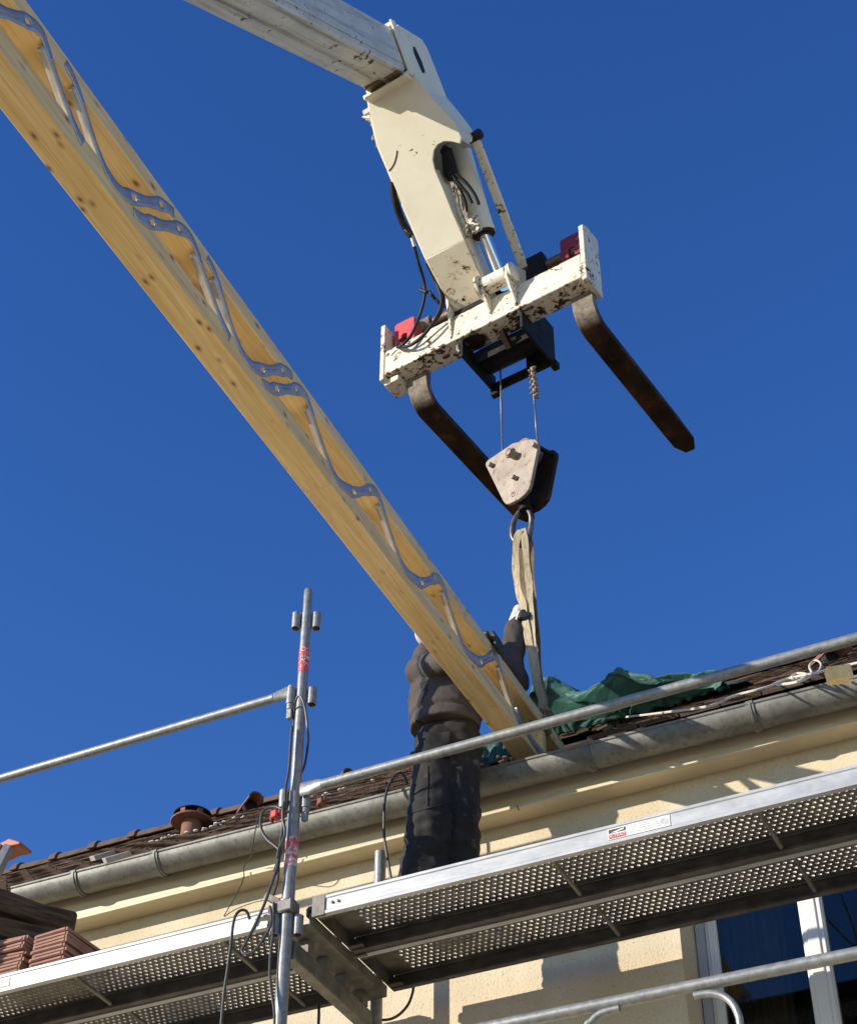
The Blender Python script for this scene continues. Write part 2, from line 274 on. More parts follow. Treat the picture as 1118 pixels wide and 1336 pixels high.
# ------------------------------------------------------------------ mesh builder
class MB:
    def __init__(s): s.v = []; s.f = []
    def add(s, vs, fs):
        o = len(s.v); s.v += [V(p) for p in vs]; s.f += [tuple(i+o for i in f) for f in fs]; return s
    def obox(s, c, ax, h):
        c = V(c); A = [V(a)*k for a, k in zip(ax, h)]
        vs = [c + A[0]*i + A[1]*j + A[2]*k for k in (-1, 1) for j in (-1, 1) for i in (-1, 1)]
        return s.add(vs, [(0, 2, 3, 1), (4, 5, 7, 6), (0, 1, 5, 4), (2, 6, 7, 3), (0, 4, 6, 2), (1, 3, 7, 5)])
    def box(s, x0, x1, y0, y1, z0, z1):
        return s.obox(((x0+x1)/2, (y0+y1)/2, (z0+z1)/2), ((1, 0, 0), (0, 1, 0), (0, 0, 1)), ((x1-x0)/2, (y1-y0)/2, (z1-z0)/2))
    def bar(s, a, b, wd, ht, up=(0, 0, 1)):
        a, b = V(a), V(b); d = (b-a); L = d.length; d.normalize()
        sx = d.cross(V(up)).normalized(); uz = sx.cross(d)
        return s.obox((a+b)/2, (d, sx, uz), (L/2, wd/2, ht/2))
    def tube(s, pts, r, n=12, cap=True, closed=False, flat=None):
        pts = [V(p) for p in pts]; N = len(pts)
        rs = r if isinstance(r, (list, tuple)) else [r]*N
        o = len(s.v); t0 = (pts[1]-pts[0]).normalized()
        ref = V((0, 0, 1)) if abs(t0.z) < 0.9 else V((1, 0, 0))
        nx = t0.cross(ref).normalized()
        for i in range(N):
            if closed: t = (pts[(i+1) % N]-pts[i-1]).normalized()
            else: t = (pts[min(i+1, N-1)]-pts[max(i-1, 0)]).normalized()
            nx = (nx - t*nx.dot(t)).normalized(); ny = t.cross(nx)
            for k in range(n):
                a = 2*math.pi*k/n; s.v.append(pts[i] + (nx*math.cos(a) + ny*math.sin(a)*(flat or 1))*rs[i])
        for i in range(N if closed else N-1):
            j = (i+1) % N
            for k in range(n):
                k2 = (k+1) % n; s.f.append((o+i*n+k, o+i*n+k2, o+j*n+k2, o+j*n+k))
        if cap and not closed:
            s.f.append(tuple(o+k for k in reversed(range(n)))); s.f.append(tuple(o+(N-1)*n+k for k in range(n)))
        return s
    def prism(s, pts, ext):
        pts = [V(p) for p in pts]; e = V(ext); n = len(pts)
        fs = [tuple(range(n))[::-1], tuple(range(n, 2*n))] + [(i, (i+1) % n, n+(i+1) % n, n+i) for i in range(n)]
        return s.add(pts + [p+e for p in pts], fs)
    def lathe(s, prof, o, axis=(0, 0, 1), n=20, cap=True):
        ax = V(axis).normalized(); ref = V((1, 0, 0)) if abs(ax.x) < 0.9 else V((0, 1, 0))
        x = ax.cross(ref).normalized(); y = ax.cross(x); b = len(s.v)
        for r, h in prof:
            for k in range(n):
                a = 2*math.pi*k/n; s.v.append(V(o) + ax*h + (x*math.cos(a)+y*math.sin(a))*r)
        for i in range(len(prof)-1):
            for k in range(n):
                k2 = (k+1) % n; s.f.append((b+i*n+k, b+i*n+k2, b+(i+1)*n+k2, b+(i+1)*n+k))
        if cap: s.f.append(tuple(b+k for k in reversed(range(n)))); s.f.append(tuple(b+(len(prof)-1)*n+k for k in range(n)))
        return s
    def ell(s, c, r, rot=None, nu=16, nv=10):
        c = V(c); R = rot or Matrix.Identity(3); o = len(s.v)
        s.v.append(c + R @ V((0, 0, r[2])))
        for i in range(1, nv):
            t = math.pi*i/nv
            for k in range(nu):
                a = 2*math.pi*k/nu
                s.v.append(c + R @ V((r[0]*math.sin(t)*math.cos(a), r[1]*math.sin(t)*math.sin(a), r[2]*math.cos(t))))
        s.v.append(c - R @ V((0, 0, r[2]))); e = len(s.v)-1
        for k in range(nu):
            k2 = (k+1) % nu
            s.f.append((o, o+1+k, o+1+k2)); s.f.append((e, o+1+(nv-2)*nu+k2, o+1+(nv-2)*nu+k))
            for i in range(nv-2): s.f.append((o+1+i*nu+k, o+1+(i+1)*nu+k, o+1+(i+1)*nu+k2, o+1+i*nu+k2))
        return s
    def cap(s, a, b, ra, rb, n=14):
        """tapered capsule"""
        a, b = V(a), V(b); d = (b-a).normalized()
        pts, rs = [], []
        for t in (0.02, 0.3, 0.6, 0.85): ang = math.pi/2*t; pts.append(a - d*ra*math.cos(ang)); rs.append(max(ra*math.sin(ang), 1e-4))
        pts += [a, b]; rs += [ra, rb]
        for t in (0.85, 0.6, 0.3, 0.02): ang = math.pi/2*t; pts.append(b + d*rb*math.cos(ang)); rs.append(max(rb*math.sin(ang), 1e-4))
        return s.tube(pts, rs, n)
    def loft(s, rings):
        o = len(s.v); n = len(rings[0])
        for r in rings: s.v += [V(p) for p in r]
        for i in range(len(rings)-1):
            for k in range(n):
                k2 = (k+1) % n; s.f.append((o+i*n+k, o+i*n+k2, o+(i+1)*n+k2, o+(i+1)*n+k))
        s.f.append(tuple(o+k for k in reversed(range(n)))); s.f.append(tuple(o+(len(rings)-1)*n+k for k in range(n)))
        return s
    def grid(s, fn, nu, nv):
        o = len(s.v)
        for j in range(nv+1):
            for i in range(nu+1): s.v.append(V(fn(i/nu, j/nv)))
        for j in range(nv):
            for i in range(nu):
                a = o+j*(nu+1)+i; s.f.append((a, a+1, a+nu+2, a+nu+1))
        return s
    def mesh(s, name, mats, smooth=True, ang=38, origin=None):
        me = bpy.data.meshes.new(name); og = V(origin) if origin is not None else V((0, 0, 0))
        me.from_pydata([tuple(p-og) for p in s.v], [], s.f); me.update()
        bm = bmesh.new(); bm.from_mesh(me); bmesh.ops.recalc_face_normals(bm, faces=bm.faces); bm.to_mesh(me); bm.free()
        for m in (mats if isinstance(mats, (list, tuple)) else [mats]): me.materials.append(m)
        if smooth:
            me.polygons.foreach_set('use_smooth', [True]*len(me.polygons))
            me.set_sharp_from_angle(angle=math.radians(ang))
        return me
    def build(s, name, mat, parent=None, bevel=0.0, smooth=True, ang=38, seg=2, world=False, solid=0.0):
        """one mesh object; coordinates are the parent's own unless world=True"""
        if parent is None:
            xs = [p.x for p in s.v]; ys = [p.y for p in s.v]; zs = [p.z for p in s.v]
            og = V(((min(xs)+max(xs))/2, (min(ys)+max(ys))/2, min(zs)))
        else:
            og = None
            if world:
                inv = MW[parent.name].inverted(); s.v = [inv @ p for p in s.v]
        me = s.mesh(name, mat, smooth, ang, og)
        o = bpy.data.objects.new(name, me); COL.objects.link(o)
        if parent is None: o.location = og; MW[o.name] = Matrix.Translation(og)
        else: o.parent = parent; MW[o.name] = MW[parent.name].copy()
        if solid: md = o.modifiers.new('thickness', 'SOLIDIFY'); md.thickness = solid; md.offset = 0
        if bevel:
            md = o.modifiers.new('bevel', 'BEVEL'); md.width = bevel; md.segments = seg; md.limit_method = 'ANGLE'; md.angle_limit = math.radians(40)
        return o
MW = {}
def tag(o, label, cat=None, group=None, kind=None):
    if label: o['label'] = label
    if cat: o['category'] = cat
    if group: o['group'] = group
    if kind: o['kind'] = kind
    return o
def thing(name, label, cat, mat4, group=None):
    o = bpy.data.objects.new(name, None); COL.objects.link(o); o.empty_display_size = 0.1
    m = mat4 if isinstance(mat4, Matrix) else Matrix.Translation(V(mat4))
    o.matrix_world = m; MW[o.name] = m.copy()
    return tag(o, label, cat, group)
def rep(mesh, name, parent, mtx):
    o = bpy.data.objects.new(name, mesh); COL.objects.link(o); o.parent = parent; o.matrix_local = mtx; MW[o.name] = MW[parent.name] @ mtx; return o
def copy_tree(o, parent=None):
    c = o.copy(); COL.objects.link(c)
    if parent: c.parent = parent
    for ch in list(o.children): copy_tree(ch, c)
    return c
def spline(pts, n=8):
    """Catmull-Rom through the points"""
    P = [V(p) for p in pts]; P = [P[0]*2-P[1]] + P + [P[-1]*2-P[-2]]; out = []
    for i in range(1, len(P)-2):
        for k in range(n):
            t = k/n; a, b, c, d = P[i-1:i+3]
            out.append(0.5*((2*b) + (c-a)*t + (2*a-5*b+4*c-d)*t*t + (3*b-a-3*c+d)*t**3))
    return out + [P[-2]]
def organic(name, mb, mat, parent, voxel=0.012, smooth=6, disp=None, pick=None):
    """closed overlapping shapes fused into one continuous skin, then folded by a noise function"""
    me = bpy.data.meshes.new('tmp'); me.from_pydata([tuple(p) for p in mb.v], [], mb.f); me.update()
    bm = bmesh.new(); bm.from_mesh(me); bmesh.ops.recalc_face_normals(bm, faces=bm.faces); bm.to_mesh(me); bm.free()
    t = bpy.data.objects.new('tmp', me); COL.objects.link(t)
    md = t.modifiers.new('r', 'REMESH'); md.mode = 'VOXEL'; md.voxel_size = voxel
    if smooth: m2 = t.modifiers.new('s', 'SMOOTH'); m2.factor = 0.5; m2.iterations = smooth
    dg = bpy.context.evaluated_depsgraph_get()
    nm = bpy.data.meshes.new_from_object(t.evaluated_get(dg), depsgraph=dg)
    bpy.data.objects.remove(t); bpy.data.meshes.remove(me)
    if disp:
        nr = [v.normal.copy() for v in nm.vertices]
        for v, n_ in zip(nm.vertices, nr): v.co = v.co + n_*disp(v.co)
    idx = [pick(p.center) for p in nm.polygons] if pick else None
    inv = MW[parent.name].inverted()
    for v in nm.vertices: v.co = inv @ v.co
    nm.materials.clear()
    for m in (mat if isinstance(mat, list) else [mat]): nm.materials.append(m)
    nm.polygons.foreach_set('use_smooth', [True]*len(nm.polygons))
    if idx: nm.polygons.foreach_set('material_index', idx)
    nm.update(); nm.name = name
    o = bpy.data.objects.new(name, nm); COL.objects.link(o); o.parent = parent; MW[o.name] = MW[parent.name].copy()
    return o
def text(name, body, size, mat, parent, mtx, ext=0.0004, align='CENTER'):
    c = bpy.data.curves.new(name, 'FONT'); c.body = body; c.size = size; c.extrude = ext; c.align_x = align; c.align_y = 'CENTER'
    t = bpy.data.objects.new('tmp', c); COL.objects.link(t)
    dg = bpy.context.evaluated_depsgraph_get(); me = bpy.data.meshes.new_from_object(t.evaluated_get(dg), depsgraph=dg)
    bpy.data.objects.remove(t); me.materials.clear(); me.materials.append(mat); me.name = name
    return rep(me, name, parent, mtx)

# ================================================================== GROUND
g = MB().add([(-150, -150, 0), (150, -150, 0), (150, 150, 0), (-150, 150, 0)], [(0, 1, 2, 3)])
tag(g.build('ground', M['ground'], smooth=False), 'pale gravel yard around the house', None, None, 'structure')

# ================================================================== HOUSE
WY = 5.862; XL, XR = -10.5, 4.0; EZ = 5.614; RIDGE_Y = 9.2
house = thing('house', 'cream rendered house with brown tiled roof and zinc gutter', 'house', (-3, WY, 0))
def H(mb, name, mat, **k): return mb.build(name, mat, house, world=True, **k)
WX0, WX1, WZ0, WZ1 = -1.78, -0.42, 3.55, 5.32
wall = MB()
wall.box(XL+0.3, WX0, WY, WY+0.3, 0, EZ+0.1).box(WX1, XR-0.3, WY, WY+0.3, 0, EZ+0.1)
wall.box(WX0, WX1, WY, WY+0.3, WZ1, EZ+0.1).box(WX0, WX1, WY, WY+0.3, 0, WZ0)
wall.box(XL+0.3, XL+0.6, WY+0.3, 12.2, 0, EZ+0.1).box(XR-0.6, XR-0.3, WY+0.3, 12.2, 0, EZ+0.1).box(XL+0.3, XR-0.3, 12.2, 12.5, 0, EZ+0.1)
for x in (XL+0.3, XR-0.6):
    wall.prism([(x, WY+0.02, EZ+0.1), (x, 12.5, EZ+0.1), (x, RIDGE_Y, roofz(RIDGE_Y)-0.12)], (0.3, 0, 0))
H(wall, 'wall', M['stucco'], smooth=False)
# eaves: fascia, trim, soffit boards
FY = 5.755
H(MB().box(XL, XR, FY, FY+0.022, EZ+0.004, EZ+0.15), 'fascia', M['cream_fascia'], bevel=0.002)
H(MB().box(XL, -2.385, FY-0.009, FY+0.02, EZ-0.018, EZ-0.0), 'fascia_trim', M['cream_fascia'], bevel=0.003)
H(MB().box(-2.379, XR, FY-0.009, FY+0.02, EZ-0.018, EZ-0.0), 'fascia_trim', M['cream_fascia'], bevel=0.003)
sb = MB().box(-.04905, .04905, FY+0.022, WY-0.001, -0.006, 0.006).mesh('soffit_board', M['cream_fascia'])
inv = MW[house.name].inverted()
x = -7.5
while x < 0.2:
    o = rep(sb, 'soffit_board', house, inv @ Matrix.Translation((x, 0, EZ-0.004+random.uniform(-.0005, .0005)))); x += 0.0985
# gutter
def gz(x): return 5.757 - (x+4.858)*0.0149
GR = 0.068
def gutter_ring(x, r, a0=0, a1=180, n=16):
    z = gz(x); return [V((x, 5.678 - r*math.cos(math.radians(a0+(a1-a0)*k/n)), z - r*math.sin(math.radians(a0+(a1-a0)*k/n)))) for k in range(n+1)]
def half_pipe(mb, x0, x1, ro, ri, steps=1):
    for i in range(steps):
        xa = x0+(x1-x0)*i/steps; xb = x0+(x1-x0)*(i+1)/steps
        oa, ia, ob, ib = gutter_ring(xa, ro), gutter_ring(xa, ri), gutter_ring(xb, ro), gutter_ring(xb, ri)
        n = len(oa); o = len(mb.v); mb.v += oa+ia+ob+ib
        for k in range(n-1):
            mb.f += [(o+k, o+k+1, o+2*n+k+1, o+2*n+k), (o+n+k, o+3*n+k, o+3*n+k+1, o+n+k+1)]
        mb.f += [(o, o+2*n, o+3*n, o+n), (o+n-1, o+2*n-1, o+4*n-1, o+3*n-1)]
        for b in (0, 2*n): mb.f += [(o+b+k, o+b+n+k, o+b+n+k+1, o+b+k+1) for k in range(n-1)]
    return mb
GX0 = -4.83
mb = half_pipe(MB(), GX0, XR, GR, GR-0.003, 8)
mb.tube([(GX0, 5.612, gz(GX0)+0.003), (XR, 5.612, gz(XR)+0.003)], 0.0085, 10)
er = gutter_ring(GX0, GR); mb.prism(er, (0.004, 0, 0))
gut = H(mb, 'gutter', M['zinc'])
for px, py in ((98, 1150), (205, 1115), (765, 975), (980, 925)):
    x = at(px, py, 'Y', 5.63).x
    m2 = half_pipe(MB(), x-0.016, x+0.016, GR+0.006, GR+0.001); half_pipe(m2, x-0.005, x+0.005, GR+0.010, GR+0.004)
    m2.tube([(x-0.014, 5.611, gz(x)+0.003), (x+0.014, 5.611, gz(x)+0.003)], 0.012, 10)
    o = m2.build('gutter_joint', M['zinc'], gut, world=True)
# roof deck with the opening the joist goes through
HX0, HX1, HY1 = -2.66, -2.08, 6.75
def rp(x, y, d=0.0): return V((x, y, roofz(y))) + RN*d
roof = MB()
def rslab(x0, x1, y0, y1): roof.prism([rp(x0, y0, -0.03), rp(x1, y0, -0.03), rp(x1, y1, -0.03), rp(x0, y1, -0.03)], -RN*0.03)
rslab(XL, HX0, 5.72, RIDGE_Y); rslab(HX1, XR, 5.72, RIDGE_Y); rslab(HX0, HX1, HY1, RIDGE_Y)
yb = 2*RIDGE_Y-5.72
roof.prism([(XL, RIDGE_Y, roofz(RIDGE_Y)-.04), (XR, RIDGE_Y, roofz(RIDGE_Y)-.04), (XR, yb, roofz(5.72)-.04), (XL, yb, roofz(5.72)-.04)], (0, 0, -0.03))
roof_o = H(roof, 'roof', M['rooftile'], smooth=False)
tw, ex, tl = 0.172, 0.125, 0.30
cs = math.cos(math.atan(RS)); tmeshes = []
for k in range(6):
    t = MB(); j = [random.uniform(-.004, .004) for _ in range(4)]
    t.add([(-.083, 0+j[0], 0), (.083, 0+j[1], 0), (.083, tl, -.012), (-.083, tl, -.012), (-.083, j[0], .016), (-.03, j[2]*1.5-.002, .017), (.03, j[3]*1.5-.002, .017), (.083, j[1], .016), (.083, tl, .004), (-.083, tl, .004)],
          [(3, 2, 1, 0), (4, 5, 6, 7, 8, 9), (0, 1, 7, 6, 5, 4), (1, 2, 8, 7), (2, 3, 9, 8), (3, 0, 4, 9)])
    tmeshes.append(t.mesh('roof_tile', M['rooftile'], smooth=False))
RM = Matrix(((1, 0, 0), (0, cs, -cs*RS), (0, cs*RS, cs)))
rest = MB(); count = 0
invr = MW[roof_o.name].inverted()
cand = []
for row in range(34):
    d = row*ex
    for c in range(int((XR-XL)/tw)+1):
        x = XL + c*tw + (0.5*tw if row % 2 else 0); y = ROOF0.y + d*cs
        if HX0-0.08 < x < HX1+0.08 and y < HY1: continue
        cand.append((row, x, y))
nearx = lambda x: -7.2 < x < -0.6
cand.sort(key=lambda q: (0 if nearx(q[1]) else 1, q[0]))
for row, x, y in cand:
    pos = rp(x+random.uniform(-.004, .004), y, random.uniform(0, .006)); mt = Matrix.Translation(pos) @ (RM.to_4x4()) @ Matrix.Rotation(random.uniform(-.025, .025), 4, 'Z') @ Matrix.Rotation(random.uniform(-.012, .02), 4, 'X')
    if count < 300:
        rep(random.choice(tmeshes), 'roof_tile', roof_o, invr @ mt); count += 1
    else:
        me = random.choice(tmeshes); rest.add([mt @ v.co for v in me.vertices], [tuple(p.vertices) for p in me.polygons])
tag(rest.build('roof_tile', M['rooftile'], roof_o, world=True, smooth=False), None, None, None, 'stuff')
# ridge tiles
def ridge_mesh():
    t = MB(); n = 8; R0, R1 = 0.10, 0.078; L = 0.39
    rings = []
    for xx, r in ((0, R0), (0.06, R0), (0.061, R1+.008), (L, R1)):
        rings.append([(xx, -r*1.15*math.cos(math.pi*k/n), r*math.sin(math.pi*k/n)) for k in range(n+1)] + [(xx, (r-.014)*1.15*math.cos(math.pi*k/n), (r-.014)*math.sin(math.pi*k/n)) for k in range(n+1)])
    return t.loft(rings).mesh('ridge_tile', M['rooftile'])
rt_ = ridge_mesh(); x = -9.6
while x < XR-0.4:
    rep(rt_, 'ridge_tile', roof_o, invr @ Matrix.Translation((x, RIDGE_Y, roofz(RIDGE_Y)-0.035+random.uniform(-.008, .01))) @ Matrix.Rotation(random.uniform(-.03, .03), 4, 'Y')); x += 0.345
# window
win = H(MB().box(WX0+.002, WX0+.042, 6.05, 6.12, WZ0, WZ1).box(WX1-.042, WX1-.002, 6.05, 6.12, WZ0, WZ1).box(WX0+.042, WX1-.042, 6.05, 6.12, WZ1-.042, WZ1-.002).box(WX0+.042, WX1-.042, 6.05, 6.12, WZ0+.002, WZ0+.042), 'window', M['winframe'], bevel=0.004)
xm = -1.314
def sash(x0, x1, y):
    m = MB(); a = 0.045; z0, z1 = WZ0+.045, WZ1-.045
    m.box(x0, x0+a, y, y+.05, z0, z1).box(x1-a, x1, y, y+.05, z0, z1).box(x0+a, x1-a, y, y+.05, z1-a, z1).box(x0+a, x1-a, y, y+.05, z0, z0+a)
    m.box(x0+.012, x0+a-.006, y-.008, y, z0, z1).box(x1-a+.006, x1-.012, y-.008, y, z0, z1)
    o = m.build('sash', M['upvc'], win, world=True, bevel=0.004)
    p = MB().box(x0+a-.004, x1-a+.004, y+.02, y+.026, z0+a-.004, z1-a+.004).build('pane', M['glass'], win, world=True, smooth=False)
sash(WX0+.044, xm-.002, 6.045); sash(xm+.002, WX1-.044, 6.045)
MB().box(xm-.026, xm+.022, 6.030, 6.044, WZ0+.05, WZ1-.05).build('mullion', M['upvc'], win, world=True, bevel=0.005)
H(MB().box(WX0-.08, WX1+.08, WY-.05, 6.05, WZ0-.06, WZ0-.001), 'window_sill', M['concrete'], bevel=0.006)
room = MB()
room.add([(WX0-.5, 6.16, 3), (WX1+.5, 6.16, 3), (WX1+.5, 8.4, 3), (WX0-.5, 8.4, 3), (WX0-.5, 6.16, 5.5), (WX1+.5, 6.16, 5.5), (WX1+.5, 8.4, 5.5), (WX0-.5, 8.4, 5.5)], [(0, 1, 2, 3), (4, 7, 6, 5), (3, 2, 6, 7), (0, 3, 7, 4), (1, 5, 6, 2)])
H(room, 'room', M['dark'], smooth=False)
H(MB().grid(lambda u, v: (WX0+.02+.27*u, 6.30+.022*math.sin(u*40)+.01*math.sin(u*17+1), 3.3+2.1*v), 60, 3), 'curtain', M['curtain'])

# ---- things on the roof
base = on_roof(249, 1086, 0.02)
vent = thing('roof_vent', 'terracotta roof vent with a round cowl beside the white mortar', 'roof vent', base)
VS = 1.22
def vs(pr): return [(r*VS, h*.72) for r, h in pr]
MB().lathe(vs([(.047, -.06), (.047, .10), (.040, .10)]), (0, 0, 0), n=20).build('pipe', M['terracotta'], vent)
MB().lathe(vs([(.05, .085), (.098, .082), (.100, .092), (.094, .102), (.05, .105)]), (0, 0, 0), n=24).build('brim', M['terracotta'], vent)
MB().lathe(vs([(.088, .148), (.090, .155), (.07, .172), (.03, .184), (.001, .187)]), (0, 0, 0), n=24).build('cap', M['rust'], vent)
for k in range(6):
    a = k*math.pi/3+.5; MB().obox((.076*VS*math.cos(a), .076*VS*math.sin(a), .126*.72), ((math.cos(a), math.sin(a), 0), (-math.sin(a), math.cos(a), 0), (0, 0, 1)), (.009, .015, .018)).build('post', M['terracotta'], vent)
MB().lathe(vs([(.055, .10), (.055, .15)]), (0, 0, 0), n=16).build('core', M['black'], vent)
def lumps(name, label, pts, r, mat, cat, lift=.02, sq=.5):
    mb = MB()
    for px, py in pts:
        p = on_roof(px, py, lift)
        for k in range(3): mb.ell(p+V((random.uniform(-.03, .03), random.uniform(-.02, .02), 0)), (r*random.uniform(.8, 1.6), r, r*sq), nu=8, nv=5)
    return tag(mb.build(name, mat), label, cat)
lumps('mortar_smear', 'white mortar smear at the foot of the roof vent', [(252, 1087), (262, 1084), (272, 1080), (284, 1077), (293, 1074)], .012, M['whitefoam'], 'mortar')
lumps('mortar_smear', 'white mortar streak on the roof left of the vent', [(203, 1099), (212, 1096), (221, 1093), (228, 1091)], .010, M['whitefoam'], 'mortar')
lumps('mortar_smear', 'small white mortar streak right of the roof vent', [(308, 1069), (316, 1067)], .010, M['whitefoam'], 'mortar')
lumps('mortar_smear', 'white mortar streak above the gutter near the cable loops', [(405, 1043), (425, 1038), (450, 1031), (470, 1026), (490, 1020)], .010, M['whitefoam'], 'mortar')
def loose_slate(px, py, label, rz):
    p = on_roof(px, py, .05)
    mb = MB().obox(p, ((RM.to_3x3() @ Matrix.Rotation(rz, 3, 'Z')).col[0], (RM.to_3x3() @ Matrix.Rotation(rz, 3, 'Z')).col[1], RN+V((0, -.6, 0))), (.030, .055, .009))
    tag(mb.build('loose_tile', M['slate'], bevel=.002), label, 'tile', 'loose grey tiles above the gutter')
loose_slate(134, 1117, 'grey flat tile lying loose above the gutter, the left and larger one', -.6)
loose_slate(153, 1119, 'grey flat tile lying loose above the gutter, the right and smaller one', -.8)
def vent_tile(px, py, sz, label, yy=None):
    p = at(px, py, 'Y', yy) if yy else on_roof(px, py, .03)
    t = thing('vent_tile', label, 'vent tile', p, 'half round vent tiles on the roof'); n = 10
    rings = [[(-sz*.9*math.cos(math.pi*k/n), yv, sz*math.sin(math.pi*k/n)) for k in range(n+1)] + [(sz*.75*math.cos(math.pi*k/n), yv, sz*.82*math.sin(math.pi*k/n)) for k in range(n+1)] for yv in (-.12, .12)]
    mb = MB().loft(rings); o = mb.build('hood', M['terracotta'], t); o.rotation_euler.z = .9
    o = MB().lathe([(sz*.78, -.02), (sz*.78, .02)], (0, 0, 0), (0, 1, 0), 16).build('dark_opening', M['black'], t); o.rotation_euler.z = .9
vent_tile(326, 1054, .062, 'dark half round vent tile on the skyline right of the roof vent', 8.9)
vent_tile(446, 1022, .05, 'half round vent tile on the skyline behind the mid guard rail', 8.9)
vent_tile(1083, 860, .06, 'terracotta vent tile near the coiled rope', 7.4)
def red_clamp(px, py, label, sc=1.0, mat='red'):
    p = on_roof(px, py, .05)
    t = thing('clamp', label, 'clamp', p)
    MB().box(-.022*sc, .022*sc, -.02, .02, -.03*sc, .026*sc).build('body', M[mat], t, bevel=.006)
    MB().tube([(.02*sc, 0, .0), (.055*sc, -.02, .018*sc)], .012*sc, 10).build('screw', M[mat], t)
    MB().box(-.035*sc, -.020*sc, -.012, .012, -.045*sc, .045*sc).build('jaw', M['darkred'], t, bevel=.003)
red_clamp(360, 1064, 'bright red clamp at the roof edge beside the cable loops', .62)
red_clamp(420, 1047, 'brown red clamp at the roof edge right of the scaffold post', .5, 'terracotta')

# ================================================================== GREEN TARPAULIN
def fold(x, y, s=1.0, seed=0.0):
    a = abs(mnoise.noise(V((x*2.3*s+seed, y*2.0*s, seed)))) ; b = abs(mnoise.noise(V((x*5.3*s+seed+9, y*4.1*s+3, seed))))
    c = mnoise.noise(V((x*11*s, y*9*s, seed+4)))
    return (1-a*2.2)*.62 + (1-b*2.0)*.30 + c*.08
TOP = [(704, 902), (707, 884), (722, 883), (737, 892), (752, 903), (765, 902), (785, 889), (802, 876), (818, 875), (838, 883), (856, 894), (866, 889), (876, 888), (890, 897), (910, 900), (930, 897), (948, 902)]
def top_at(px):
    for (a, b), (c, d) in zip(TOP, TOP[1:]):
        if a <= px <= c: return b+(d-b)*(px-a)/(c-a)
    return TOP[-1][1]
def tarp_pt(u, v):
    px = 703 + 236*u
    cr = at(px, top_at(px), 'Y', 6.30 + .05*math.sin(u*9))           # crest of the heap
    f0 = on_roof(px+8, 968-62*u, .02); f0.y -= .02                    # its foot near the gutter
    bk = rp(cr.x+.02, 6.95, .01)
    n1 = fold(cr.x, v, 1.05, 3.0)
    if v < .62:
        t = v/.62; bul = math.sin(t*math.pi)
        p = f0.lerp(cr, t) + V((.035*math.sin(v*13+u*21), -.05*bul, .02*bul))
        p += V((.03*(n1-.45), -.13*(n1-.45), .060*(n1-.45)))*math.sin(min(1, t*1.15)*math.pi)**.6
        p += V((0, -.012, .006))*mnoise.noise(V((cr.x*30, v*14, 4.0)))*bul*.6 + V((0, -.003, .002))*mnoise.noise(V((cr.x*90, v*40, 9.0)))
        if t < .15: p += V((0, -.02*mnoise.noise(V((u*25, 2, 1))), .03*abs(mnoise.noise(V((u*19, 5, 3))))))
    else:
        t = (v-.62)/.38; p = cr.lerp(bk, t) + V((0, 0, .05*math.sin(t*math.pi)*n1))
    return p
tag(MB().grid(tarp_pt, 190, 90).build('tarpaulin', M['tarp'], ang=180, solid=.003), 'crumpled dark green tarpaulin heaped on the roof right of the joist', 'tarpaulin')
def tarp2(u, v):
    px = 622+44*u; p = at(px, 1000-6*u-30*v, 'Y', 5.70+.16*v+.05*u)
    return p + V((0, -.03*(fold(u*.4, v*.5, 2.2, 1.0)-.4), .015*math.sin(u*14)))
tag(MB().grid(tarp2, 24, 16).build('tarpaulin', M['tarp'], ang=180, solid=.003), 'small corner of green tarpaulin between the worker and the joist', 'tarpaulin')
lumps('tile_rubble', 'broken clay tile piece lying by the gutter under the joist', [(661, 989), (664, 988)], .009, M['rooftile'], 'rubble', .03, .8)
mb = MB()
for k in range(9):
    p = on_roof(757+random.uniform(-10, 45), 958-random.uniform(0, 10), .015)
    mb.obox(p, (V((1, random.uniform(-.5, .5), .2)).normalized(), V((random.uniform(-.4, .4), 1, .5)).normalized(), V((0, -.4, 1)).normalized()), (random.uniform(.015, .03), .02, .006))
tag(mb.build('tile_rubble', M['rooftile'], smooth=False), 'broken clay tile rubble at the foot of the green tarpaulin', 'rubble')

# white rope
rp_px = [(705, 962), (730, 955), (765, 944), (800, 938), (850, 932), (905, 925), (930, 920), (958, 908), (985, 901), (1005, 895), (1015, 890), (1030, 886), (1045, 884), (1060, 880), (1069, 874), (1071, 867), (1066, 862), (1059, 864), (1056, 871), (1059, 879), (1050, 886), (1038, 888), (1033, 883), (1040, 879), (1052, 880), (1048, 887), (1030, 892), (1012, 893), (1024, 887), (1040, 883), (1062, 879), (1082, 873), (1095, 870), (1110, 867), (1140, 860)]
pts = [on_roof(a, b, .05 if 15 < i < 31 else .035) for i, (a, b) in enumerate(rp_px)]
tag(MB().tube(spline(pts, 6), .0050, 6).build('rope', M['rope']), 'white rope lying along the roof edge with a coil near the wood block', 'rope')
p = on_roof(1092, 876, .06)
wb = MB().obox(p+V((0, .02, .0)), ((1, .25, .0), (-.25, 1, .55), (0, -.5, 1)), (.036, .055, .019))
tag(wb.build('wood_block', M['spruce_b'], bevel=.003), 'short pale sawn wood block lying on the roof beside the coiled rope', 'wood block')

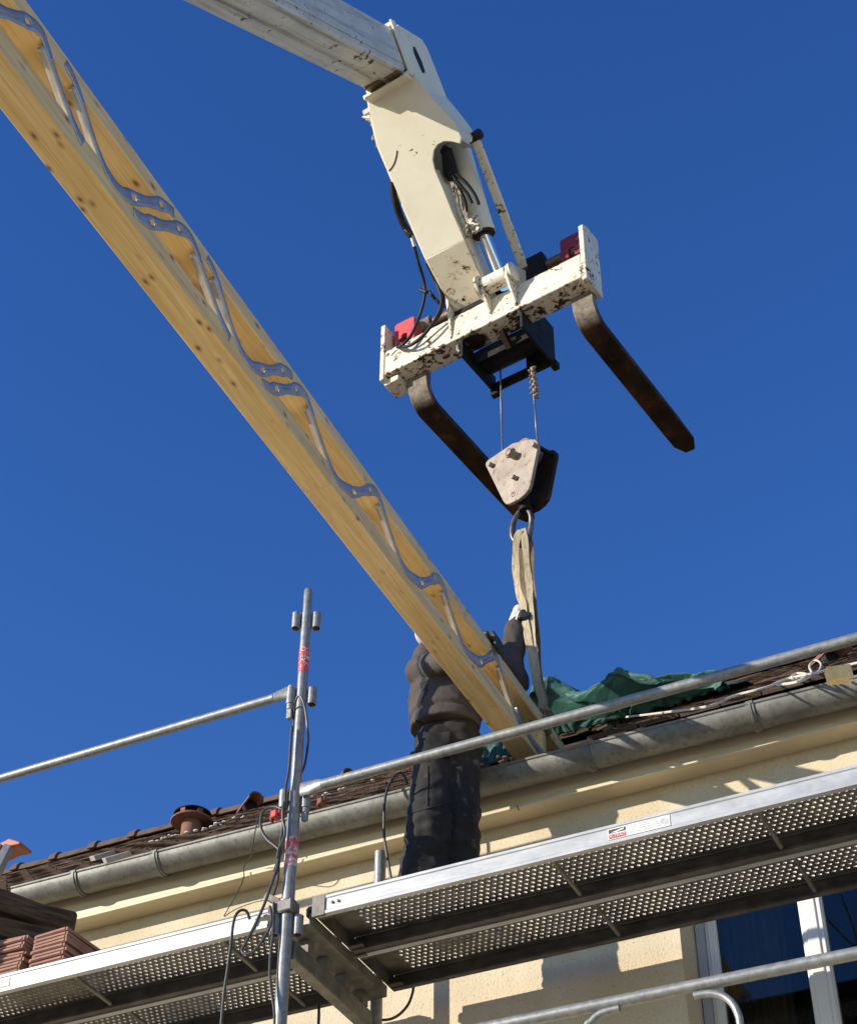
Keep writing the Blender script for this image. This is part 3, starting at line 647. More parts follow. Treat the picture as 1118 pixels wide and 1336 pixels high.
# ================================================================== SCAFFOLD
PX, PY = -2.995, 5.0
IX, IY = -2.972, 5.678
DZ = 4.925
frame = thing('scaffolding', 'galvanised scaffold frame with outer and inner posts below the joist', 'scaffolding', (PX, PY, 0))
def F_(mb, name, mat=None, **k): return mb.build(name, mat or M['galv'], frame, world=True, **k)
op = F_(MB().tube([(PX, PY, 0.03), (PX, PY, 5.395)], .0242, 20), 'outer_post')
F_(MB().tube([(IX, IY, 0.03), (IX, IY, 5.50)], .0242, 20), 'inner_post')
for x_, y_ in ((PX, PY), (IX, IY)): F_(MB().box(x_-.075, x_+.075, y_-.075, y_+.075, .001, .012), 'base_plate')
ty0, ty1 = PY+.026, IY-.026
F_(MB().box(PX-.02, PX+.026, ty0, ty1, 4.700, 4.772), 'lower_transom', M['galv_dull'], bevel=.004)
tr = MB().box(PX-.030, PX-.026, ty0, ty1, 4.826, 4.872).box(PX+.078, PX+.082, ty0, ty1, 4.826, 4.872).box(PX-.026, PX+.078, ty0, ty1, 4.826, 4.830)
F_(tr, 'upper_transom', M['galv_dull'], bevel=.001)
for k in range(4):
    y = PY+.12+k*.145
    F_(MB().box(PX-.02, PX+.028, y, y+.045, 4.7725, 4.8255), 'spacer', M['galv_dull'], bevel=.002)
F_(MB().lathe([(.027, 0), (.034, .004), (.034, .052), (.027, .056)], (PX, PY, 4.868), n=20), 'collar')
F_(MB().box(PX-.036, PX+.036, PY-.036, PY+.03, 4.868, 4.918), 'coupler', M['galv_dull'], bevel=.006)
F_(MB().obox((PX-.06, PY+.005, 4.945), (V((1, 0, -.75)).normalized(), (0, 1, 0), V((.75, 0, 1)).normalized()), (.045, .016, .012)), 'wedge', M['galv_dull'], bevel=.002)
F_(MB().prism([(PX-.12, PY-.03, 4.866), (PX-.02, PY-.034, 4.866), (PX+.01, PY-.028, 4.866), (PX, PY+.02, 4.866), (PX-.12, PY-.005, 4.866)], (0, 0, .008)), 'bracket', M['galv'], bevel=.002)
PD = V((.908, .419, 0))                                           # the pockets stand slightly askew of the facade
def pockets(parent, z, sides=(-1, 1), ln=.078):
    for s_ in sides:
        MB().lathe([(.0155, 0), (.0190, 0), (.0190, ln), (.0155, ln), (.0155, 0)], (PX+s_*.0425*PD.x, PY+s_*.0425*PD.y, z-ln/2), n=16, cap=False).build('pocket', M['galv'], parent, world=True)
        MB().box(PX+s_*.030*PD.x-.008, PX+s_*.030*PD.x+.008, PY+s_*.030*PD.y-.008, PY+s_*.030*PD.y+.008, z-ln*.35, z+ln*.35).build('weld', M['galv'], parent, world=True)
pockets(frame, 4.825); pockets(frame, 5.365)
def wrap(parent, z0, z1, r, mat, name, a0=0, a1=360):
    n = 28; mb = MB()
    for i in range(n):
        b0, b1 = (math.radians(a0+(a1-a0)*(i+k)/n) for k in (0, 1))
        mb.add([(PX+r*math.cos(b0), PY+r*math.sin(b0), z0), (PX+r*math.cos(b1), PY+r*math.sin(b1), z0), (PX+r*math.cos(b1), PY+r*math.sin(b1), z1), (PX+r*math.cos(b0), PY+r*math.sin(b0), z1)], [(0, 1, 2, 3)])
    return mb.build(name, mat, parent, world=True)
za, zb_ = at(382, 1095, 'Y', PY).z, at(379, 1133, 'Y', PY).z
wrap(frame, zb_, za, .0249, M['sticker_worn'], 'worn_sticker')
gp = thing('guard_post', 'galvanised guard rail post with red sticker standing on the scaffold frame', 'guard post', (PX, PY, 5.38))
MB().tube([(PX, PY, 5.397), (PX, PY, 6.285)], .0212, 20).build('pole', M['galv'], gp, world=True)
MB().lathe([(.0185, 0), (.0185, .122), (.015, .130), (.001, .133)], (PX, PY, 6.285), n=18).build('spigot', M['galv'], gp, world=True)
pockets(gp, 6.245); pockets(gp, 5.855)
z0, z1 = at(396, 879, 'Y', PY).z, at(399, 847, 'Y', PY).z
st = wrap(gp, z0, z1, .0219, M['sticker_red'], 'sticker')
# white vertical lettering round the sticker, scuffed away in places (only single letters can be made out)
def curved_text(body, size, ang, zc):
    c = bpy.data.curves.new('lettering', 'FONT'); c.body = body; c.size = size; c.align_x = 'CENTER'; c.align_y = 'CENTER'
    t = bpy.data.objects.new('tmp', c); COL.objects.link(t); dg = bpy.context.evaluated_depsgraph_get()
    me = bpy.data.meshes.new_from_object(t.evaluated_get(dg), depsgraph=dg); bpy.data.objects.remove(t)
    r = .0224; invg = MW[gp.name].inverted()
    for v in me.vertices:
        a = ang + v.co.y/r
        v.co = invg @ V((PX+r*math.cos(a), PY+r*math.sin(a), zc - v.co.x))
    me.materials.clear(); me.materials.append(M['label_white'])
    o = bpy.data.objects.new('lettering', me); COL.objects.link(o); o.parent = st; o.matrix_parent_inverse = Matrix.Identity(4)
fa = math.atan2(-5, 2.995)
curved_text('OVERN', .030, fa-.32, (z0+z1)/2+.012); curved_text('K X K', .030, fa+.55, (z0+z1)/2+.006)

# ---- perforated steel decks
DW, DL, DH = .318, 2.485, .074
def deck_meshes():
    rimf = []; top = MB(); p = .0258; r = .0073; zt = -.004; nrow = 11
    ym = (DW - nrow*p)/2; x0, x1 = .085, DL-.085
    def quad(a, b, c, d): top.add([(a, b, zt), (c, b, zt), (c, d, zt), (a, d, zt)], [(0, 1, 2, 3)])
    quad(0, .0003, x0, DW-.0003); quad(x1, .0003, DL, DW-.0003); quad(x0, .0003, x1, ym); quad(x0, DW-ym, x1, DW-.0003)
    ncell = int((x1-x0)/p)
    for j in range(nrow):
        off = p/2 if j % 2 else 0; yc = ym + (j+.5)*p
        xs = x0+off
        if off: quad(x0, yc-p/2, xs, yc+p/2)
        n = ncell-1 if off else ncell
        for i in range(n):
            cx = xs + (i+.5)*p; h = p/2; o = len(top.v)
            out = [(h, 0), (h, h), (0, h), (-h, h), (-h, 0), (-h, -h), (0, -h), (h, -h)]
            top.v += [V((cx+a, yc+b, zt)) for a, b in out]
            for k in range(8): a = math.pi/4*k; top.v.append(V((cx+r*math.cos(a), yc+r*math.sin(a), zt+.0015)))
            for k in range(8): a = math.pi/4*k; top.v.append(V((cx+r*.90*math.cos(a), yc+r*.90*math.sin(a), zt+.0062)))
            for k in range(8):
                k2 = (k+1) % 8
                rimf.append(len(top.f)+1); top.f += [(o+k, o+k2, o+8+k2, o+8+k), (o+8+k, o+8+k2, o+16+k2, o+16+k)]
        xe = xs+n*p
        if xe < x1: quad(xe, yc-p/2, x1, yc+p/2)
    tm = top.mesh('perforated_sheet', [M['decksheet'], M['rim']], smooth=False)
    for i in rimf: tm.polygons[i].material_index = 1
    def flange(s, y, mt):
        pr_ = [(0, 0), (0, -.010), (.0035, -.014), (.0035, -.058), (0, -.062), (0, -DH), (.024, -DH), (.024, -DH+.010)]
        mb = MB(); o = 0
        for xx in (0.004, DL-.004): mb.v += [V((xx, y + s*a, b)) for a, b in pr_]
        n = len(pr_)
        mb.f += [(k, k+1, n+k+1, n+k) for k in range(n-1)]
        return mb.mesh('side_flange', mt, ang=20)
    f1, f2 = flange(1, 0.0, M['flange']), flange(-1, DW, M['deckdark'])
    bar_ = MB().tube([(0, .020, -.060), (0, DW-.020, -.060)], .0085, 10).mesh('cross_bar', M['galv_dull'])
    e = MB().box(0, .004, .002, DW-.002, -DH+.004, -.004)
    for y in (.03, DW-.075): e.prism([(0, y, -.012), (-.040, y, -.012), (-.048, y, -.02), (-.048, y, -.050), (-.038, y, -.050), (-.036, y, -.028), (0, y, -.028)], (0, .045, 0))
    e.box(.0045, .06, .006, .05, -DH+.006, -DH+.011).box(.0045, .06, DW-.05, DW-.006, -DH+.006, -DH+.011)
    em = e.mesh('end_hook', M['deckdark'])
    e2 = MB().box(-.006, .045, -.0025, .012, -DH-.004, .002).box(-.006, .03, .012, .05, -.002, .003)
    e2m = e2.mesh('end_cap', M['galv_dull'])
    rv = MB()
    for k in (0, 1): rv.ell((.075+.024*k, -.001, -.035), (.006, .004, .006), nu=8, nv=5)
    return tm, f1, f2, bar_, em, e2m, rv.mesh('rivet', M['galv'])
DM = deck_meshes()
def deck(label, x0, y0, bars, z=DZ):
    d = thing('scaffold_deck', label, 'scaffold deck', (x0, y0, z), 'perforated steel scaffold decks')
    I = Matrix.Identity(4)
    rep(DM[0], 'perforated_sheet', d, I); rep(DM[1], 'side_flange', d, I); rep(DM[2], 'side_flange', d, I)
    for b in bars: rep(DM[3], 'cross_bar', d, Matrix.Translation((b, 0, 0)))
    flip = Matrix.Translation((DL, DW, 0)) @ Matrix.Rotation(math.pi, 4, 'Z')
    for n_, m_ in (('end_hook', DM[4]), ('end_cap', DM[5]), ('rivet', DM[6])):
        rep(m_, n_, d, I); rep(m_, n_, d, flip)
    return d
xr, xl = -2.895, -3.085-DL
br = [at(a, b, 'Z', DZ-.06).x - xr for a, b in ((735, 1140), (998, 1072))]; br.append(br[1]*2-br[0])
bl = [at(118, 1290, 'Z', DZ-.06).x - xl]; bl = [bl[0]-.75, bl[0], bl[0]+.66]
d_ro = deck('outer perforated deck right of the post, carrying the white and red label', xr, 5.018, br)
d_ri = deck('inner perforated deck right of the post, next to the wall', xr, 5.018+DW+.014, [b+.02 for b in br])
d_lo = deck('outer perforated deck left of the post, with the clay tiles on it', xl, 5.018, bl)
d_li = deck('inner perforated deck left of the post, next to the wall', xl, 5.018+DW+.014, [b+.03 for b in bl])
# label on the outer right deck
lx0, lx1 = at(792, 1080, 'Y', 5.018).x - xr, at(873, 1062, 'Y', 5.018).x - xr
lab = MB().box(lx0, lx1, .0012, .0022, -.0575, -.0145).build('label', M['label_white'], d_ro, smooth=False)
lw = lx1-lx0; zc_ = -.036
MB().box(lx0+.004, lx0+.066, .0004, .0012, -.0335, -.019).build('black_block', M['ink_black'], lab, smooth=False)
MB().box(lx0+.004, lx0+.066, .0004, .0012, -.0545, -.0385).build('red_block', M['red'], lab, smooth=False)
FR = Matrix.Rotation(math.pi/2, 4, 'X')
text('lettering', 'ALTRAD', .0150, M['label_white'], lab, Matrix.Translation((lx0+.035, -.0002, -.0465)) @ FR)
MB().prism([(lx0+.012, .0001, -.031), (lx0+.060, .0001, -.022), (lx0+.060, .0001, -.027), (lx0+.03, .0001, -.0325)], (0, .0003, 0)).build('swoosh', M['label_white'], lab, smooth=False)
ln_ = MB()                                                       # unreadably fine print, kept as short grey dashes
for row, (z_, n_) in enumerate(((-.021, 7), (-.029, 6), (-.038, 4), (-.047, 5))):
    xx = lx0+.08
    for k in range(n_):
        l_ = random.uniform(.010, .026)
        if xx+l_ > lx1-.03: break
        ln_.box(xx, xx+l_, .0004, .0012, z_-.0020, z_+.0020); xx += l_+random.uniform(.004, .014)
ln_.build('fine_print', M['ink_grey'], lab, smooth=False)
MB().lathe([(.001, 0), (.013, 0), (.013, .0008), (.011, .0008), (.011, .0004)], (lx1-.02, .0010, -.036), (0, -1, 0), 16, cap=False).build('round_mark', M['ink_grey'], lab, smooth=False)
ll = MB().box(at(0, 1271, 'Y', 5.018).x-.05-xl, at(14, 1271, 'Y', 5.018).x-xl, .0014, .0024, -.055, -.018).build('label', M['ink_grey'], d_lo, smooth=False)

# ---- guard rails
def rail(name, label, a, b, r, ends=True, group='guard rails of the scaffold'):
    mid = ((a[0]+b[0])/2, a[1], a[2])
    t = thing(name, label, 'guard rail', mid, group)
    MB().tube([a, b], r, 18).build('tube', M['galv'], t, world=True)
    return t
rl = rail('guard_rail', 'upper guard rail running left from the post against the blue sky', (-3.115, PY-.012, 5.878), (-5.5, PY-.012, 5.868), .0192)
MB().loft([[(x_, PY-.012+wy*math.cos(k*math.pi/6), zz+hz*math.sin(k*math.pi/6)) for k in range(12)] for x_, wy, hz, zz in ((-3.13, .0192, .0192, 5.878), (-3.085, .014, .027, 5.884), (-3.055, .009, .030, 5.889), (-3.025, .009, .030, 5.889))]).build('flattened_end', M['galv'], rl, world=True)
MB().tube([(PX-.0386, PY-.0178, 5.905), (PX-.0386, PY-.0178, 5.79)], .0155, 12).build('pin', M['galv'], rl, world=True)
MB().box(PX-.050, PX-.027, PY-.028, PY-.008, 5.745, 5.80).build('catch', M['galv'], rl, world=True, bevel=.003)
rr_ = rail('guard_rail', 'middle guard rail running right from the post in front of the joist', (-2.87, PY-.012, 5.392), (-.42, PY-.012, 5.405), .0205)
MB().loft([[(x_, PY-.012+wy*math.cos(k*math.pi/6), zz+hz*math.sin(k*math.pi/6)) for k in range(12)] for x_, wy, hz, zz in ((-2.86, .0205, .0205, 5.392), (-2.895, .016, .028, 5.395), (-2.925, .009, .031, 5.396), (-2.965, .009, .031, 5.396))]).build('flattened_end', M['galv'], rr_, world=True)
MB().tube([(PX+.0386, PY+.0178, 5.42), (PX+.0386, PY+.0178, 5.305)], .0155, 12).build('pin', M['galv'], rr_, world=True)
MB().box(PX+.027, PX+.050, PY+.008, PY+.028, 5.27, 5.315).build('catch', M['galv'], rr_, world=True, bevel=.003)
rlo = rail('guard_rail', 'lower guard rail with two curved tube legs in front of the window', (-2.9, PY, 4.272), (-.42, PY, 4.247), .0205)
pa = [at(q[0], q[1], 'Y', PY) for q in ((905, 1296), (925, 1293), (942, 1296), (955, 1306), (963, 1322), (966, 1340))]
pa = [p - V((0, 0, .010)) for p in pa]; pa += [pa[-1]+V((.003, 0, -.25)), pa[-1]+V((.003, 0, -.9))]
MB().tube(spline(pa, 6), .0125, 12).build('curved_leg', M['galv'], rlo, world=True)
pb = [at(q[0], q[1], 'Y', PY) for q in ((808, 1313), (795, 1316), (782, 1321), (772, 1330), (764, 1344))]
pb = [p - V((0, 0, .008)) for p in pb]; pb += [pb[-1]+V((-.02, 0, -.2)), pb[-1]+V((-.02, 0, -.8))]
MB().tube(spline(pb, 6), .0125, 12).build('curved_leg', M['galv'], rlo, world=True)

# the same frame stands again at the outer ends of the decks
for dx, lb in ((2.575, 'scaffold frame under the right hand ends of the decks, past the window'), (-2.575, 'scaffold frame under the left hand ends of the decks, past the clay tiles')):
    c = copy_tree(frame); c.location.x += dx; tag(c, lb, 'scaffolding', 'scaffold frames carrying the decks')
tag(frame, None, None, 'scaffold frames carrying the decks')
# ---- cables hung on the scaffold
def cable(label, pts, r=.0052, mat='cable', name='cable', n=8):
    return tag(MB().tube(spline(pts, 7), r, n).build(name, M[mat]), label, 'cable', None)
def pxy(lst, y=4.965): return [at(q[0], q[1], 'Y', q[2] if len(q) > 2 else y) for q in lst]
cable('grey cable looped over the rail pocket and down the front of the post', pxy([(383, 955, 4.99), (384, 930, 4.985), (386, 915, 4.955), (390, 908, 4.945), (395, 914, 4.945), (399, 930, 4.945), (401, 950, 4.955), (402, 965, 4.985), (400, 985, 5.03), (396, 1003, 5.035), (388, 1016, 5.045), (379, 1026, 5.03)]), .0046)
cable('black cable hanging straight down beside the post from the left rail end', pxy([(381, 948), (379, 975), (377, 1005), (373, 1028), (372, 1045), (370, 1062), (369, 1080), (367, 1100), (364, 1125), (362, 1150), (357, 1168)], 4.96), .0055)
cable('black cable running behind the post into the tangle over the gutter', pxy([(390, 1010, 5.04), (382, 1024, 5.03), (374, 1038, 4.99), (370, 1052), (369, 1068), (372, 1085), (369, 1098), (364, 1108), (362, 1120)], 4.95), .0055)
cable('grey black cable with a round loop in front of the gutter', pxy([(368, 1056), (360, 1053), (350, 1054), (342, 1062), (340, 1075), (343, 1087), (350, 1097), (359, 1104), (366, 1112), (363, 1122), (358, 1137)], 4.96), .0058)
cable('long black cable looping down below the deck left of the post', pxy([(371, 1072), (366, 1100), (362, 1130), (355, 1152), (345, 1180), (333, 1207), (321, 1230), (316, 1240), (320, 1245), (333, 1240), (346, 1222), (353, 1208), (354, 1195), (352, 1183)], 4.955), .0056)
cable('dark cable hooked over the deck edge and hanging down left of the post', pxy([(326, 1200, 5.0), (322, 1190, 4.985), (315, 1188, 4.975), (308, 1194), (304, 1208), (301, 1235), (297, 1265), (292, 1300), (288, 1345)], 4.965), .0056)
cable('thin grey cable hanging straight down close to the left of the post', pxy([(357, 1178), (357, 1200), (356, 1220), (353, 1245), (352, 1270), (354, 1295), (358, 1320), (358, 1345)], 4.958), .0050)
cable('thin black wire hanging in front of the fascia left of the post', [at(q[0], q[1], 'Y', q[2]) for q in ((337, 1066, 5.60), (334, 1080, 5.595), (331, 1095, 5.595), (329, 1110, 5.62), (326, 1120, 5.68), (318, 1132, 5.72), (318, 1145, 5.73), (310, 1165, 5.80), (300, 1182, 5.84), (292, 1196, 5.86))], .0026)
cable('black cable arching from the gutter down behind the deck left of the worker', pxy([(531, 1022, 5.66), (527, 1012, 5.62), (521, 1009, 5.585), (513, 1015, 5.57), (506, 1028, 5.56), (502, 1045), (501, 1065), (501, 1088), (504, 1112), (509, 1140), (512, 1158)], 5.55), .0058)
cable('black cable sagging below the deck beside the inner post', pxy([(540, 1284), (538, 1297), (532, 1312), (520, 1325), (506, 1331), (490, 1330), (470, 1322)], 5.70), .0055)
cable('black cable end hanging under the left deck', pxy([(416, 1308), (416, 1325), (415, 1350)], 5.6), .006)
cable('thin cable lying against the wall above the right deck', pxy([(458, 1147), (455, 1153), (454, 1160), (454, 1170)], 5.872), .003)

# ---- tiles, timbers and prop standing on the left deck
tile_m = None
def flat_tile_mesh():
    mb = MB(); L, Wd, t = .275, .165, .013
    mb.box(0, Wd, 0, L, 0, t)
    mb.box(.01, Wd-.01, -.004, 0, .003, t-.001).box(.03, .055, .02, L-.02, t, t+.003).box(.105, .13, .02, L-.02, t, t+.003)
    return mb.mesh('clay_tile', M['stacktile'])
tm_ = flat_tile_mesh()
corner = at(86, 1249, 'Y', 5.03); 
SX = corner.x; layers = ['lowest tile of the front clay stack on the deck', 'second tile from the bottom of the front clay stack', 'third tile from the bottom of the front clay stack', 'fourth tile from the bottom of the front clay stack', 'fifth tile from the bottom of the front clay stack', 'sixth tile from the bottom of the front clay stack', 'seventh tile from the bottom of the front clay stack', 'second tile from the top of the front clay stack', 'topmost tile of the front clay stack']
zt = DZ+.006
for k, lb in enumerate(layers):
    o = bpy.data.objects.new('clay_tile', tm_); COL.objects.link(o)
    o.matrix_world = Matrix.Translation((SX-.182+random.uniform(-.006, .006), 5.045+random.uniform(-.006, .006), zt+k*.0172)) @ Matrix.Rotation(math.radians(-3+random.uniform(-2, 2)), 4, 'Z')
    tag(o, lb, 'tile', 'new clay tiles stacked on the left deck'); MW[o.name] = o.matrix_world.copy()
for k in range(10):
    o = bpy.data.objects.new('clay_tile', tm_); COL.objects.link(o)
    o.matrix_world = Matrix.Translation((SX-.385+random.uniform(-.008, .008), 5.04+random.uniform(-.006, .006), zt+k*.0172)) @ Matrix.Rotation(math.radians(random.uniform(-3, 3)), 4, 'Z')
    tag(o, ('lowest', 'second lowest', 'third lowest', 'fourth lowest', 'fifth lowest', 'fifth highest', 'fourth highest', 'third highest', 'second highest', 'topmost')[k]+' shaded clay tile in the stack at the very left edge', 'tile', 'clay tiles of the shaded stack at the left edge'); MW[o.name] = o.matrix_world.copy()
# dark timbers lying over the tile stacks
def timber(label, pe, dirv, L, wd, ht, roll=0.0):
    d = V(dirv).normalized(); sx = d.cross(V((0, 0, 1))).normalized(); uz = sx.cross(d)
    mtx = Matrix(((sx.x, d.x, uz.x, pe.x), (sx.y, d.y, uz.y, pe.y), (sx.z, d.z, uz.z, pe.z), (0, 0, 0, 1)))
    mb = MB(); n = 9
    rings = []
    for i in range(n+1):
        y = -L + L*i/n; j = random.uniform(-.008, .008)
        rings.append([(a*wd/2+random.uniform(-.007, .007), y, b*ht/2+j+random.uniform(-.004, .004)) for a, b in ((-1, -1), (1, -1), (1, 1), (-1, 1))])
    mb.loft(rings)
    me = mb.mesh('old_timber', M['darkwood'], ang=30)
    o = bpy.data.objects.new('old_timber', me); COL.objects.link(o); o.matrix_world = mtx; MW[o.name] = mtx
    md = o.modifiers.new('bevel', 'BEVEL'); md.width = .020; md.segments = 3; md.limit_method = 'ANGLE'
    return tag(o, label, 'timber', 'dark old timbers on the left deck')
e1 = at(94, 1211, 'Y', 5.50)
DT = V((.56, .83, .0))
timber('thick dark weathered timber lying on top of the clay tiles', e1, DT+V((0, 0, -.01)), 1.5, .13, .10)
timber('dark weathered timber lying beneath the thick one above the clay tiles', e1+V((-.05, -.05, -.104)), DT+V((.03, 0, .0)), 1.4, .15, .10)
timber('lowest dark timber of the pile, resting on the shaded clay tiles', e1+V((-.10, -.10, -.206)), DT+V((-.03, 0, .0)), 1.3, .16, .095)
# inclined prop with an orange head at the left edge
pt, pl = at(16, 1098, 'Y', 5.15), at(-22, 1172, 'Y', 5.12)
pd = (pt-pl).normalized()
prop = thing('prop', 'grey metal prop with an orange plastic head at the left edge above the roof', 'prop', pl - pd*.35)
MB().bar(pl-pd*.35, pt-pd*.03, .05, .035).build('shaft', M['galv'], prop, world=True, bevel=.004)
sd_ = pd.cross(V((0, 0, 1))).normalized()
MB().prism([pt+V((-.13, 0, -.005)), pt+V((-.02, 0, .022)), pt+V((.045, 0, -.012)), pt+V((.042, 0, -.026)), pt+V((-.02, 0, -.022)), pt+V((-.13, 0, -.045))], (0, .09, 0)).build('head', M['orange'], prop, world=True, bevel=.006)
MB().box(pt.x-.10, pt.x-.05, pt.y-.012, pt.y-.002, pt.z-.024, pt.z-.004).build('slot', M['galv_dull'], prop, world=True, bevel=.003)

# ================================================================== OPEN-WEB JOIST
JO = V((-2.2914, 5.75, 5.84)); ju = V((.0809, -.9854, -.1501)); jl = V((.9961, .0854, -.0241)); jw = V((.0365, -.1475, .9884))
ju.normalize(); jl = (jl - ju*jl.dot(ju)).normalized(); jw = jl.cross(-ju).normalized()
jy = -ju
JM = Matrix(((jl.x, jy.x, jw.x, JO.x), (jl.y, jy.y, jw.y, JO.y), (jl.z, jy.z, jw.z, JO.z), (0, 0, 0, 1)))
joist = thing('timber_joist', 'long timber joist with zigzag metal webs being lowered onto the roof edge', 'joist', JM)
JW, JT, JH, SMAX, SMIN = .0998, .0745, .2532, 5.1, -.46
def chord(name, z0, z1, mat, s0, s1):
    mb = MB(); rings = []; n = 40
    for i in range(n+1):
        s = s0 + (s1-s0)*i/n
        wn = .006*max(0, mnoise.noise(V((s*1.7, z0*30, 2.2)))) + .004*max(0, mnoise.noise(V((s*6, z0*9, 1))))
        c = .0028
        prof = [(-JW+c, z0), (-c-wn, z0), (0, z0+c+wn*.8), (0, z1-c), (-c, z1), (-JW+c, z1), (-JW, z1-c), (-JW, z0+c)]
        rings.append([(x_, -s, z_) for x_, z_ in prof])
    return mb.loft(rings).build(name, mat, joist, ang=25)
chord('bottom_chord', 0, JT, M['spruce_b'], SMIN+.3, 2.149)
chord('bottom_chord', 0, JT, M['spruce'], 2.150, SMAX)
chord('top_chord', JH-.0745+.016, JH, M['spruce_b'], SMIN, SMAX)
MB().box(-JW+.006, -.006, .14, .19, JT+.001, JH-.0745+.015).build('end_block', M['spruce_b'], joist, bevel=.002)
# metal webs: strap paths as (s, height, half width, hole?)
def web(keys, side):
    mb = MB(); X = .0012 if side > 0 else -JW-.0012; ins = -1 if side > 0 else 1
    P = []
    for a, b in zip(keys, keys[1:]):
        L = math.hypot(b[0]-a[0], b[1]-a[1]); n = max(1, int(L/.012))
        for k in range(n):
            t = k/n; ts = t*t*(3-2*t); P.append((a[0]+(b[0]-a[0])*t, a[1]+(b[1]-a[1])*t, a[2]+(b[2]-a[2])*ts, a[3] if t < .5 else b[3]))
    P.append(keys[-1]); P = [(a, b, c*.86, d) for a, b, c, d in P]
    # smooth centre line
    for _ in range(5):
        P = [P[0]] + [((P[i-1][0]+2*P[i][0]+P[i+1][0])/4, (P[i-1][1]+2*P[i][1]+P[i+1][1])/4, P[i][2], P[i][3]) for i in range(1, len(P)-1)] + [P[-1]]
    rows = []
    for i, (s, z, h, fl) in enumerate(P):
        a = P[max(i-1, 0)]; b = P[min(i+1, len(P)-1)]; t = V((b[0]-a[0], b[1]-a[1])).normalized(); nn = V((-t.y, t.x))
        rows.append([(s+nn.x*h*k, z+nn.y*h*k) for k in (-1, -.36, .36, 1)])
    holes = set()
    for key in keys:
        if key[3] == 'H':
            i = min(range(len(P)), key=lambda q: (P[q][0]-key[0])**2+(P[q][1]-key[1])**2); holes.add(i)
    o = len(mb.v); th = .0016*(1 if side > 0 else -1)
    for r in rows:
        for (s, z) in r: mb.v.append(V((X, -s, z)))
    for i in range(len(rows)-1):
        for k in range(3):
            if k == 1 and (i in holes or i-1 in holes): continue
            q = o+i*4+k; mb.f.append((q, q+1, q+5, q+4))
    # stiffening lips along the free part of the strap, folded in towards the joist's middle; a pressed rib up its middle
    def strip(idx, fn):
        q = len(mb.v); m_ = len(fn(rows[0], 0))
        for i in idx: mb.v += fn(rows[i], i)
        for k in range(len(idx)-1):
            for j in range(m_-1): mb.f.append((q+k*m_+j, q+k*m_+j+1, q+(k+1)*m_+j+1, q+(k+1)*m_+j))
    runs, cur = [], []
    for i in range(len(rows)):
        if P[i][3] in ('L', 'P'): cur.append(i)
        elif cur: runs.append(cur); cur = []
    if cur: runs.append(cur)
    for run in runs:
        if len(run) < 3: continue
        for edge, inn in ((0, 1), (3, 2)):
            def lip(r, i):
                e, c_ = r[edge], r[inn]; dx, dz = e[0]-c_[0], e[1]-c_[1]; dl = math.hypot(dx, dz); dx, dz = dx/dl*.003, dz/dl*.003
                return [V((X, -e[0], e[1])), V((X+ins*.003, -e[0]-dx, e[1]+dz)), V((X+ins*.019, -e[0]-dx, e[1]+dz))]
            strip(run, lip)
    runs, cur = [], []
    for i in range(len(rows)):
        if P[i][3] in ('R', 'L'): cur.append(i)
        elif cur: runs.append(cur); cur = []
    for run in runs:
        if len(run) < 4: continue
        def rib(r, i):
            k = .0035 if i not in (run[0], run[-1]) else .0
            m0 = V((X, -(r[1][0]+r[2][0])/2, (r[1][1]+r[2][1])/2)); d_ = V((X, -r[2][0], r[2][1]))-V((X, -r[1][0], r[1][1])); d_ = d_*.28
            return [m0-d_, m0+V((side*k, 0, 0)), m0+d_]
        strip(run, rib)
    # nail teeth: rows of small punched slots standing proud on the plate ends over the timber
    for i in range(1, len(rows)-2, 1):
        if P[i][3] == 'T':
            s, z, h, _ = P[i]
            for k in (-.62, -.2, .22, .64):
                a = P[i-1]; b = P[i+1]; t = V((b[0]-a[0], b[1]-a[1])).normalized(); nn = V((-t.y, t.x))
                cs_, cz = s+nn.x*h*k, z+nn.y*h*k
                q = len(mb.v); u_ = .0032
                mb.v += [V((X+side*.0003, -(cs_-t.x*u_), cz-t.y*u_)), V((X+side*.0003, -(cs_+t.x*u_), cz+t.y*u_)), V((X+side*.0022, -cs_-nn.x*.001, cz+nn.y*.002))]
                mb.f.append((q, q+1, q+2))
    return mb.build('metal_web', M['steelweb'], joist, ang=30, solid=.0014)
def unit(sb, end_long=True, pitch=.645, start=.09, tail=True, dk=.87):
    """one strap: toe on the bottom chord, short plate up to the top chord, along it, long leg down, on to the next node"""
    k = dk
    K = [(sb+start, .045, .016, 'T'), (sb+.035, .060, .020, 'T'), (sb+.004, .082, .027, 'H'), (sb-.030, .104, .024, 'R'), (sb-.075, .136, .019, 'R'), (sb-.118, .166, .022, 'R'), (sb-.145, .187, .027, 'H'), (sb-.175, .208, .024, 'T'), (sb-.225, .222, .021, 'T')]
    if end_long:
        K += [(sb-.265*k, .214, .020, 'T'), (sb-.305*k, .193, .016, 'P'), (sb-.335*k, .170, .012, 'L'), (sb-.40*k, .128, .0105, 'L'), (sb-.455*k, .092, .0105, 'L'), (sb-.485*k, .072, .013, 'P'), (sb-.525*k, .052, .019, 'T'), (sb-.575*k, .050, .020, 'T')]
        if tail: K[-1] = (sb-.545*k, .050, .020, 'T')
    return K
def chain(sbs, lastlong=True):
    K = []
    for i, s in enumerate(sbs):
        nxt = sbs[i+1] if i+1 < len(sbs) else None
        u_ = unit(s, nxt is not None or lastlong, (s-nxt) if nxt else .66, .09 if i == 0 else .0, tail=False)
        if i: u_ = u_[2:]
        K += u_
    return K
